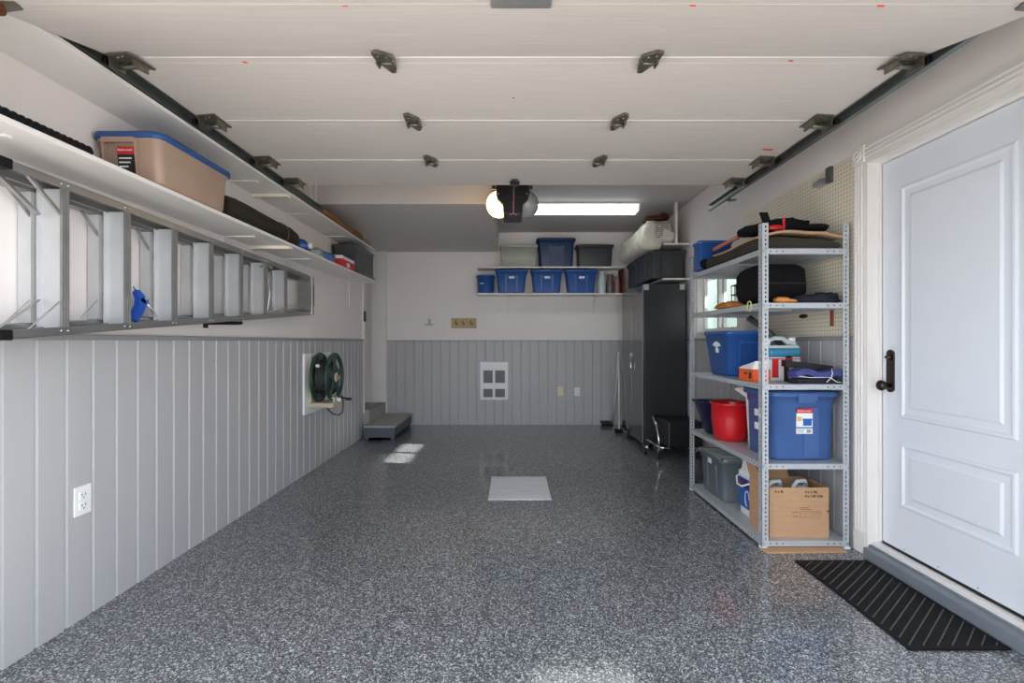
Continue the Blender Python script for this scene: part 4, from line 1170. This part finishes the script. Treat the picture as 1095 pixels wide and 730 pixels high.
# rack: bottom shelf
z = SZ[0]+.001
cbx = thing('cardboard_box', (1.69, 2.965, z), 'open cardboard box of jugs at the near end of the bottom rack shelf', 'box')
x0,x1,y0,y1,h = 1.518, 1.868, 2.845, 3.085, .293
mb = MB(); t_ = .004
mb.box(x0,x1,y0,y1,z,z+t_); mb.box(x0,x1,y0,y0+t_,z+t_,z+h); mb.box(x0,x1,y1-t_,y1,z+t_,z+h); mb.box(x0,x0+t_,y0+t_,y1-t_,z+t_,z+h); mb.box(x1-t_,x1,y0+t_,y1-t_,z+t_,z+h)
mb.build('carton', M['cardb'], cbx)
MB().beam((x0+.02, y1, z+h+.0), (x0+.02, y1+.035, z+h+.105), (0,.0,.0), (0,0,0)) if False else None
mb = MB().hexa([(x0+.01,y1-.004,z+h),(x1-.10,y1-.004,z+h),(x1-.10,y1,z+h),(x0+.01,y1,z+h),(x0+.0,y1+.026,z+h+.10),(x1-.11,y1+.026,z+h+.095),(x1-.11,y1+.03,z+h+.095),(x0+.0,y1+.03,z+h+.10)]); mb.build('flap', M['cardb'], cbx)
mb = MB().hexa([(x0,y0+.09,z+h),(x0,y1-.005,z+h),(x0+.004,y1-.005,z+h),(x0+.004,y0+.09,z+h),(x0-.030,y0+.12,z+h+.105),(x0-.026,y1+.0,z+h+.11),(x0-.022,y1+.0,z+h+.11),(x0-.026,y0+.12,z+h+.105)]); mb.build('flap', M['cardb'], cbx)
mb = MB().hexa([(x1-.004,y0+.03,z+h),(x1,y0+.03,z+h),(x1,y1-.01,z+h),(x1-.004,y1-.01,z+h),(x1-.07,y0+.05,z+h+.022),(x1-.066,y0+.05,z+h+.026),(x1-.066,y1-.02,z+h+.03),(x1-.07,y1-.02,z+h+.026)]); mb.build('flap', M['cardd'], cbx)
yb_ = y0-.0006
text_mb('4 x 4L', .021, (x0+.030, yb_, z+h-.030), '-Y', bold=.0005).build('lettering', M['ink'], cbx)
text_mb('4 x 3.78L', .020, (x1-.142, yb_, z+h-.032), '-Y', bold=.0005).build('lettering', M['ink'], cbx)
text_mb('4 x 1.00 GAL', .020, (x1-.142, yb_, z+h-.056), '-Y', bold=.0005).build('lettering', M['ink'], cbx)
mb = MB(); fx0, fz0 = x1-.17, z+.118; fw, fh = .122, .036
for (a,b,c,d) in ((0,fw,0,.0012),(0,fw,fh-.0012,fh),(0,.0012,0,fh),(fw-.0012,fw,0,fh),(0,fw,.026,.0268),(.03,.0308,0,fh),(.062,.0628,0,fh),(.085,.0858,0,fh),(.105,.1058,0,fh)):
    mb.box(fx0+a, fx0+b, yb_-.0004, yb_+.0003, fz0+c, fz0+d)
for a,c,w in ((.0,.046,.07),(.0,.056,.05),(-.05,.028,.04),(-.04,.006,.03)): mb.box(fx0+a, fx0+a+w, yb_-.0004, yb_+.0003, fz0+c, fz0+c+.003)
mb.build('printed_frame', M['inkb'], cbx)
MB().box(x1-.012, x1+.0008, y0-.0008, y0+.004, z+.15, z+.159).build('tape', M['ink'], cbx)
def jug(x, y, z, label):
    t = thing('plastic_jug', (x,y,z), label, 'jug', 'grey jugs packed in the cardboard box')
    MB().loft([(z,.068,.045,.02,x,y),(z+.01,.074,.05,.022,x,y),(z+.20,.074,.05,.022,x,y),(z+.25,.05,.036,.02,x,y),(z+.275,.022,.02,.018,x,y)]).build('jug_body', M['mlid'], t)
    MB().tube([(x-.066,y,z+.21),(x-.062,y,z+.26),(x-.035,y,z+.300),(x+.01,y,z+.306),(x+.022,y,z+.275)], .013, 10).build('handle', M['mlid'], t)
    MB().lathe([(.018,.27),(.018,.292)], (x+.012,y,z), 'Z', 14).build('cap', M['mgrey'], t)
jug(1.605, 2.92, z+.006, 'grey plastic jug at the left inside the open cardboard box')
jug(1.765, 2.93, z+.006, 'grey plastic jug at the right inside the open cardboard box')
# white detergent bucket
bk = thing('detergent_pail', (1.635, 3.215, z), 'white plastic pail with blue label and white handle beside the cardboard box', 'pail')
L_ = (1.635, 3.215)
MB().loft([(z,.078,.078,.03,*L_),(z+.008,.083,.083,.03,*L_),(z+.255,.087,.087,.034,*L_),(z+.262,.094,.094,.036,*L_),(z+.285,.094,.094,.036,*L_),(z+.290,.082,.082,.034,*L_),(z+.37,.070,.070,.03,*L_),(z+.39,.066,.066,.03,*L_)]).build('body', M['white'], bk)
mb = MB(); hxf = lambda q: .083+.004*q/.255
side_patch(mb, '-X', -.070, .070, .05, .245, hxf, hxf, .0025, (*L_, z)); lb = mb.build('label', M['labelb'], bk)
mb = MB(); side_patch(mb, '-X', -.068, .055, .185, .240, hxf, hxf, .0032, (*L_, z)); mb.build('label_band', mat('violet_band', (66,44,120), .5), lb)
mb = MB(); pts = [(L_[0]-.088, L_[1]-.04+.028*math.cos(a), z+.12+.05*math.sin(a)) for a in [k*PI/8 for k in range(-4, 9)]]; mb.tube(pts, .003, 6); mb.build('swirl', M['labelw'], lb)
mb = MB(); side_patch(mb, '-X', .02, .05, .20, .215, hxf, hxf, .004, (*L_, z)); mb.build('logo', M['labelr'], lb)
MB().tube([(L_[0]-.02,L_[1]-.098,z+.27),(L_[0]-.09,L_[1]-.09,z+.235),(L_[0]-.118,L_[1]-.03,z+.200),(L_[0]-.120,L_[1]+.03,z+.200),(L_[0]-.10,L_[1]+.085,z+.235),(L_[0]-.03,L_[1]+.098,z+.27)], .006, 8).build('handle', M['white'], bk)
# grey crate
R,B,hx,hy = tote('storage_bin', (1.70, 3.645, z), .41, .42, .31, M['mgrey'], 'mid grey bin with a pale slatted lid on the bottom rack shelf', taper=.90, r=.03, ribs=True, ribf='-Y-X', ledge=False)
mb = MB(); zz = z+.302
for k in range(6): mb.box(1.51, 1.89, 3.452+k*.068, 3.488+k*.068, zz, zz+.008)
mb.box(1.495, 1.510, 3.435, 3.855, zz-.002, zz+.010); mb.box(1.89, 1.905, 3.435, 3.855, zz-.002, zz+.010); mb.box(1.495, 1.905, 3.435, 3.45, zz-.002, zz+.010)
mb.build('lid', M['mlid'], R)
mb = MB(); side_patch(mb, '-X', .0, .055, .235, .27, hx, hy, .004, (1.70,3.645,z)); mb.build('label', M['labelw'], R)

# fourth level (z .492)
z = SZ[1]+.001
R,B,hx,hy = tote('storage_bin', (1.738, 3.035, z), .41, .36, .422, M['bluetote2'], 'large slate blue lidded bin with a product sticker at the near end of the rack', taper=.89, r=.045, lid=M['bluetote2'], ribs=False, lidh=.034)
loc = (1.738, 3.035, z)
mb = MB(); side_patch(mb, '-Y', -.004, .085, .0+.02, .315, hx, hy, .005, loc); mb.build('front_panel', M['bluetote2'], R)
mb = MB(); side_patch(mb, '-Y', -.055, .06, .36, .402, lambda q: .205, lambda q: .18, .020, loc); side_patch(mb, '-Y', -.05, .055, .345, .362, lambda q: .205, lambda q: .18, .010, loc); mb.build('latch', M['bluetote2'], R)
mb = MB(); side_patch(mb, '-Y', -.048, .046, .160, .310, hx, hy, .0075, loc, p0=.0); lb = mb.build('sticker', M['labelw'], R); lb['label'] = 'white sticker with a red header'
mb = MB(); side_patch(mb, '-Y', -.048, .046, .283, .310, hx, hy, .0085, loc, p0=.0); mb.build('red_header', M['labelr'], lb)
text_mb('Rubbermaid', .0165, (loc[0]-.045, loc[1]-hy(.298)-.0095, loc[2]+.291), '-Y').build('lettering', M['labelw'], lb)
mb = MB(); side_patch(mb, '-Y', -.010, .040, .208, .240, hx, hy, .0085, loc, p0=.0); side_patch(mb, '-Y', -.014, .044, .240, .250, hx, hy, .009, loc, p0=.0); mb.build('bin_picture', M['labelb'], lb)
mb = MB(); side_patch(mb, '-Y', -.045, -.020, .235, .262, hx, hy, .0085, loc, p0=.0); mb.build('yellow_patch', M['labely'], lb)
mb = MB(); side_patch(mb, '-Y', -.048, .046, .192, .200, hx, hy, .0085, loc, p0=.0); mb.build('blue_line', M['bluetote2'], lb)
mb = MB()
for k in range(4): side_patch(mb, '-Y', .012+k*.007, .016+k*.007, .166, .186, hx, hy, .0085, loc, p0=.0)
for k in range(3): side_patch(mb, '-Y', -.044, -.005, .168+k*.007, .170+k*.007, hx, hy, .0085, loc, p0=.0)
mb.build('small_print', M['dgrey'], lb)
mb = MB()
for v in (.23, .315): side_patch(mb, '-X', -.02, .045, v-.075, v-.033, hx, hy, .004, loc)
split_build(mb, 'oval_label', M['labelw'], R)
tb = thing('tub', (1.585, 3.515, z), 'glossy red round plastic tub on the rack', 'tub')
c = (1.590, 3.505, z)
MB().lathe([(.095,0),(.108,.004),(.120,.04),(.132,.15),(.138,.255),(.146,.258),(.146,.268),(.138,.268),(.132,.255),(.125,.15),(.112,.04),(.09,.012)], c, 'Z', 40).build('bowl', M['red'], tb)
mb = MB().loft([(z,.105,.05,.02,1.62,3.742),(z+.23,.15,.066,.02,1.585,3.742),(z+.245,.165,.074,.02,1.58,3.742),(z+.255,.165,.074,.02,1.58,3.742),(z+.25,.14,.058,.02,1.585,3.742),(z+.02,.095,.045,.02,1.62,3.742)])
bx_ = thing('planter_bin', (1.6, 3.77, z), 'dark navy flared bin behind the red tub', 'bin')
mb.build('body', M['navy'], bx_)
mb = MB(); mb.hexa([(1.487,3.725,z+.09),(1.487,3.765,z+.09),(1.49,3.765,z+.09),(1.49,3.725,z+.09),(1.463,3.725,z+.15),(1.463,3.765,z+.15),(1.468,3.765,z+.15),(1.468,3.725,z+.15)]); mb.build('label', M['mlid'], bx_)
mb = MB().blob((1.66, 3.30, z+.32), (.06,.05,.06), .9, .35, 5, 3, seed=8) ; mb.bm.free()
pw = MB(); pw.hexa([(1.602,3.262,z),(1.68,3.265,z),(1.68,3.268,z),(1.602,3.265,z),(1.582,3.262,z+.33),(1.68,3.265,z+.33),(1.68,3.268,z+.33),(1.582,3.265,z+.33)])
pw.hexa([(1.582,3.262,z+.33),(1.68,3.265,z+.33),(1.68,3.268,z+.33),(1.582,3.265,z+.33),(1.518,3.30,z+.385),(1.66,3.30,z+.41),(1.66,3.303,z+.41),(1.518,3.303,z+.385)])
tag(pw.build('paper_sheet', M['paper']), 'bent white sheet standing between the red tub and the slate blue bin', 'paper')

# third level (z .952)
z = SZ[2]+.001
R,B,hx,hy = tote('storage_bin', (1.662, 3.58, z), .33, .43, .322, M['bluetote'], 'open bright blue bin on the middle rack shelf with white rounded stickers', taper=.76, r=.035, ribs=False, ledge=False)
loc = (1.662, 3.58, z)
mb = MB(); 
def mush(mb, cy, cz, p):
    pts = [(-.045,.0),(-.03,.022),(0,.032),(.03,.022),(.045,.0),(.02,-.004),(.006,-.006),(.018,-.03),(.012,-.05),(-.012,-.05),(-.018,-.03),(-.006,-.006),(-.02,-.004)]
    for s_, zz in ((p, 0), ): pass
    A = [mb.bm.verts.new(Vector(face_pt('-X', cy-u*1.5, cz+v, hx, hy, p))+Vector(loc)) for u, v in pts]; B_ = [mb.bm.verts.new(Vector(face_pt('-X', cy-u*1.5, cz+v, hx, hy, -.001))+Vector(loc)) for u, v in pts]
    n = len(pts)
    for k in range(n): mb.face([A[k], A[(k+1) % n], B_[(k+1) % n], B_[k]])
    mb.face(A)
mush(mb, -.01, .215, .002); mb.build('sticker', M['labelw'], R)
mb = MB(); side_patch(mb, '-Y', -.075, .075, .235, .25, hx, hy, .014, loc); side_patch(mb, '-Y', -.075, -.060, .02, .235, hx, hy, .014, loc); side_patch(mb, '-Y', .060, .075, .02, .235, hx, hy, .014, loc); mb.build('handle_recess', M['bluetote'], R)
wj = thing('washer_fluid_jug', (1.725, 3.06, z), 'jug of blue washer fluid with a red and white label on the third rack shelf', 'jug')
L_ = (1.725, 3.10)
x, y = L_
MB().loft([(z,.095,.05,.02,x,y),(z+.006,.102,.056,.024,x,y),(z+.148,.104,.058,.024,x,y)]).build('label', M['labelw'], wj)
MB().loft([(z+.1485,.103,.057,.024,x,y),(z+.205,.104,.058,.024,x,y)]).build('fluid', M['teal'], wj)
mb = MB().loft([(z+.2055,.102,.056,.024,x,y),(z+.222,.096,.05,.024,x,y)])
mb.tube([(x-.088,y,z+.222),(x-.080,y,z+.250),(x-.04,y,z+.268),(x+.01,y,z+.268),(x+.045,y,z+.245),(x+.05,y,z+.218)], .015, 10)
mb.loft([(z+.22,.026,.03,.02,x+.07,y),(z+.25,.02,.022,.018,x+.07,y)])
mb.build('jug_top', M['jugc'], wj)
MB().lathe([(.022,.245),(.022,.272)], (x+.07,y,z), 'Z', 16).build('cap', M['white'], wj)
MB().lathe([(.017,.215),(.017,.262)], (x-.09,y-.01,z), 'Z', 16).build('spout_cap', M['white'], wj)
mb = MB(); mb.box(x-.085, x-.045, y-.060, y-.057, z+.02, z+.14); mb.box(x-.10, x+.10, y-.0595, y-.057, z+.134, z+.141); mb.build('red_stripe', M['labelr'], wj)
mb = MB().lathe([(.024,0),(.024,.002)], (x+.02, y-.057, z+.135), 'Y', 16); mb.build('badge', M['labelk'], wj)
# black tray (long bracket)
mb = MB(); mb.hexa([(1.68,2.96,z+.093),(1.94,2.915,z+.060),(1.94,2.965,z+.060),(1.68,3.01,z+.093),(1.68,2.96,z+.133),(1.94,2.915,z+.100),(1.94,2.965,z+.100),(1.68,3.01,z+.133)])
mb.box(1.69, 1.70, 2.965, 3.0, z+.0, z+.095); mb.box(1.925, 1.935, 2.925, 2.96, z+.0, z+.062)
tag(mb.build('black_tray', M['blackp']), 'long black plastic bar lying over the violet tarp on the rack', 'plastic bar')
tp = thing('folded_tarp', (1.79, 2.87, z), 'folded blue-violet tarp tied with white cord at the near edge of the third shelf', 'tarp')
MB().slab(1.655, 1.935, 2.81, 2.90, lambda u, v: z+.034+.012*math.sin(u*9)+.02*(1-u)*(u*3 if u < .33 else 1), .035, 24, 6).build('tarp', M['purple'], tp)
MB().slab(1.66, 1.93, 2.805, 2.905, lambda u, v: z+.0005+.001*math.sin(u*8), .028, 20, 4).build('underlayer', M['navycloth'], tp)
mb = MB()
mb.tube([(1.668,2.803,z+.046),(1.72,2.801,z+.038),(1.80,2.800,z+.040),(1.86,2.800,z+.037)], .002, 6)
mb.tube([(1.855,2.800,z+.09),(1.858,2.798,z+.06),(1.850,2.800,z+.035),(1.825,2.800,z+.012)], .0022, 6); mb.tube([(1.85,2.800,z+.035),(1.88,2.798,z+.014),(1.91,2.80,z+.01)], .002, 6)
mb.build('cord', M['white'], tp)
ob_ = thing('orange_carton', (1.58, 2.97, z), 'orange carton between the bright blue bin and the near post', 'box')
MB().box(1.492, 1.600, 2.985, 3.17, z, z+.072, .001).build('carton', M['orange'], ob_)
mb = MB(); mb.box(1.4915,1.4922,3.01,3.04,z+.015,z+.055); mb.box(1.4915,1.4922,3.06,3.10,z+.04,z+.052); mb.build('print', M['labelk'], ob_)
mb = MB().hexa([(1.488,2.985,z+.074),(1.59,2.985,z+.074),(1.59,3.175,z+.074),(1.488,3.175,z+.074),(1.505,2.985,z+.125),(1.59,2.985,z+.13),(1.59,3.16,z+.092),(1.505,3.16,z+.088)])
tag(mb.build('paper_packet', M['paper']), 'white paper packet lying on the orange carton', 'packet')
wand = MB().tube([(1.62,3.30,z+.41),(1.70,3.22,z+.32),(1.80,3.20,z+.21),(1.86,3.20,z+.10),(1.90,3.20,z+.02)], [.022,.020,.018,.016,.014], 12)
tag(wand.build('vacuum_wand', M['charc']), 'dark curved vacuum wand leaning behind the washer fluid jug', 'vacuum wand')

# second level (z 1.424)
z = SZ[3]+.001
bg = thing('black_bag', (1.68, 3.1, z), 'big black soft-sided bag on the second rack shelf from the top', 'bag')
mb = MB().blob((1.650, 3.085, z+.130), (.175,.165,.128), .5, .06, 4, 4, flat=z, seed=12); mb.build('body', M['blackcloth'], bg)
MB().box(1.52, 1.78, 2.915, 2.924, z+.125, z+.132).build('zip', M['blackp'], bg)
mb = MB().blob((1.795, 2.862, z+.022), (.125,.042,.030), .7, .3, 6, 4, flat=z, seed=3); mb.blob((1.885, 2.93, z+.03), (.055,.09,.038), .7, .3, 6, 4, flat=z, seed=5); tag(mb.build('folded_cloth', M['navycloth']), 'dark folded cloth at the near right of the second rack shelf', 'cloth')
gl = thing('work_glove', (1.57, 2.83, z), 'orange work glove poking out beside the near post under the black bag', 'glove')
mb = MB().blob((1.585, 2.835, z+.018), (.045,.030,.018), .8, .15, 5, 3, flat=z)
for k in range(4): mb.tube([(1.60,2.815+k*.014,z+.016),(1.64-.004*k,2.812+k*.015,z+.014),(1.665-.006*abs(k-1),2.812+k*.016,z+.010)], [.008,.008,.006], 8)
mb.tube([(1.575,2.86,z+.016),(1.60,2.885,z+.012)], [.009,.007], 8); mb.build('palm', M['glove'], gl)
gp = thing('work_glove', (1.55, 3.40, z), 'tan leather work gloves piled behind the black bag on the rack', 'gloves')
mb = MB()
for q, (a, b) in enumerate(((1.53,3.31),(1.56,3.42))):
    mb.blob((a, b, z+.016+.022*q), (.075,.085,.018), .8, .25, 6, 3, flat=z, seed=q)
    for k in range(4): mb.tube([(a-.05+k*.022,b+.05,z+.02+.022*q),(a-.055+k*.024,b+.11,z+.016+.02*q),(a-.055+k*.025,b+.15,z+.012+.01*q)], [.010,.010,.008], 8)
mb.build('glove', M['glove'], gp)
wb = thing('wire_basket', (1.60, 3.36, z), 'dark reddish wire basket behind the black bag', 'basket')
mb = MB(); bx0,bx1,by0,by1 = 1.645,1.88,3.30,3.62
for k in range(8):
    f_ = k/7
    for (p, q) in (((bx0+(bx1-bx0)*f_, by0),(bx0+(bx1-bx0)*f_, by1)),):
        mb.tube([(p[0],by0,z+.19),(p[0],by0+.01,z+.003),(p[0],by1-.01,z+.003),(p[0],by1,z+.19)], .003, 6)
for k in range(7):
    yy = by0+(by1-by0)*k/6; mb.tube([(bx0,yy,z+.19),(bx0+.005,yy,z+.003),(bx1-.005,yy,z+.003),(bx1,yy,z+.19)], .003, 6)
for zz in (.06,.12,.19): mb.tube([(bx0,by0,z+zz),(bx1,by0,z+zz),(bx1,by1,z+zz),(bx0,by1,z+zz)], .0045, 6, closed=True)
mb.build('wire_grid', mat('rust_brown_wire', (78,42,38), .5, .3), wb)
yt = MB().tube([(1.449, 2.93+.028*math.cos(a)*.9, z-.012+.030*math.sin(a)) for a in [2*PI*k/20 for k in range(20)]], .0035, 6, closed=True)
for v in yt.bm.verts: v.co.x -= .008
tag(yt.build('tape_loop', M['yellow']), 'pale yellow loop hanging on the rack edge below the black bag', 'loop')

# top level (z 1.737)
z = SZ[4]+.001
def zf1(u, v): return z+.0005
mb = MB().slab(1.487, 1.915, 2.84, 3.84, lambda u, v: z+.001, .012, 4, 8); tag(mb.build('felt_sheet', M['felt']), 'thin grey felt sheet at the bottom of the pile on top of the rack', 'sheet')
def zf2(u, v): return z+.014+.004*math.sin(v*6)*math.sin(v*PI)
mb = MB().slab(1.462, 1.925, 2.83, 3.625, lambda u, v: z+.0145, .058-.0, 10, 16)
def pile(x, y): return z+.070+.006*math.sin(x*17)+.005*math.sin(y*11)-.040*max(0, (x-1.80)/.13)
for vv in mb.bm.verts:
    if vv.co.z > z+.04: vv.co.z = pile(vv.co.x, vv.co.y)
tag(mb.build('rubber_mat', mat('dark_olive_mat', (48,46,38), .9, var=.2, bump=.4)), 'thick dark folded mat in the middle of the pile on top of the rack', 'folded mat')
mb = MB().slab(1.455, 1.925, 2.80, 3.50, lambda u, v: pile(1.455+.47*u, 2.80+.7*v)+.004+(.022 if v < .55 else .022*max(0,1-(v-.55)/.4))*math.sin(min(1,u*2.2)*PI*.5), .012, 16, 18)
tag(mb.build('carpet_piece', M['tan']), 'tan carpet piece draped over the dark mat on top of the rack', 'carpet')
mb = MB().blob((1.50, 3.675, z+.050), (.060,.040,.036), .6, .15, 5, 4, flat=z+.014, seed=7)
tag(mb.build('dark_rag', M['blackcloth']), 'black rag draped over the far end of the top rack shelf', 'rag')
mb = MB().beam((1.468, 3.50, z+.128), (1.476, 3.14, z+.142), (.010,0,0), (0,0,.010)); tag(mb.build('wooden_stick', mat('pinkish_wood', (176,104,92), .6, var=.1)), 'pinkish wooden stick lying on the carpet pile', 'stick')
db = thing('duffel_bag', (1.66, 2.98, z+.11), 'black bag with red trim and an upright strap on top of the rack', 'bag')
zt0 = z+.122
mb = MB().blob((1.66, 2.99, zt0+.036), (.155,.125,.048), .7, .18, 5, 4, flat=zt0-.002, seed=21)
mb.blob((1.815, 2.93, zt0+.022), (.085,.09,.022), .8, .15, 5, 3, flat=zt0-.004, seed=2)
mb.blob((1.50, 3.02, zt0+.028), (.07,.10,.03), .8, .2, 5, 3, flat=zt0-.002, seed=5); mb.build('body', M['blackcloth'], db)
mb = MB().slab(1.50, 1.545, 2.90, 2.915, lambda u, v: zt0+.02, .095, 3, 2)
for vv in mb.bm.verts: vv.co.x += .35*(vv.co.z-zt0-.09)*-1 ; 
mb.build('strap', M['blackcloth'], db)
mb = MB().blob((1.565, 2.868, zt0+.014), (.045,.018,.018), .9, .2, 5, 3, seed=2); mb.box(1.604, 1.618, 2.858, 2.868, zt0+.0, zt0+.072, .003); mb.build('red_trim', M['red'], db)
R,B,hx,hy = tote('storage_bin', (1.578, 3.80, z+.014), .27, .15, .228, M['bluetote'], 'small blue bin standing at the far end of the top rack shelf', taper=.94, r=.02, ribs=False, ledge=False)
mb = MB(); side_patch(mb, '-Y', -.03, .09, .06, .13, hx, hy, .003, (1.578, 3.80, z+.014)); mb.build('label', M['navy'], R)

# pegboard items
t = thing('metal_bracket', (XR-.009, 3.03, 2.17), 'small grey metal bracket near the top of the pegboard', 'bracket')
MB().box(XR-.030, XR-.0088, 2.99, 3.035, 2.19, 2.285).build('plate', M['dgrey'], t)
MB().box(XR-.06, XR-.0088, 3.036, 3.12, 2.19, 2.222, .002).build('arm', M['galv'], t)
mb = MB().box(XR-.022, XR-.0088, 2.985, 3.005, 1.295, 1.395, .002); tag(mb.build('wood_strip', mat('rust_wood', (130,66,44), .6)), 'short rust-brown strip hanging on the pegboard below the black bag', 'strip')
mb = MB().blob((XR-.022, 3.28, 1.37), (.014,.035,.012), .8, .2, 5, 3); tag(mb.build('pliers', M['blackp']), 'small black tool hung on the pegboard under the second shelf', 'tool')

# ------------------------------------------------------------------ lights, world, camera
w = bpy.data.worlds.new('world'); scn.world = w; w.use_nodes = True
bgn = w.node_tree.nodes['Background']; bgn.inputs[0].default_value = (.87,.93,1,1); bgn.inputs[1].default_value = 1.75
sl = bpy.data.lights.new('sun', 'SUN'); sl.energy = 13.0; sl.angle = .009; sl.color = (1,.95,.86)
so = bpy.data.objects.new('sun', sl); COL.objects.link(so); so.location = (6,4,5)
so.rotation_euler = Vector((-3.2,.44,-1.6)).to_track_quat('-Z', 'Y').to_euler()

cam = bpy.data.cameras.new('camera'); co = bpy.data.objects.new('camera', cam); COL.objects.link(co)
cam.sensor_width = 36; cam.lens = 36*517/1095; cam.clip_start = .02
cam.shift_x = .5/1095
co.location = (0,0,1.2); co.rotation_euler = (PI/2,0,0)
scn.camera = co
scn.view_settings.view_transform = 'Standard'; scn.view_settings.look = 'None'; scn.view_settings.gamma = 1
scn.view_settings.use_curve_mapping = False
scn.view_settings.exposure = 1.27
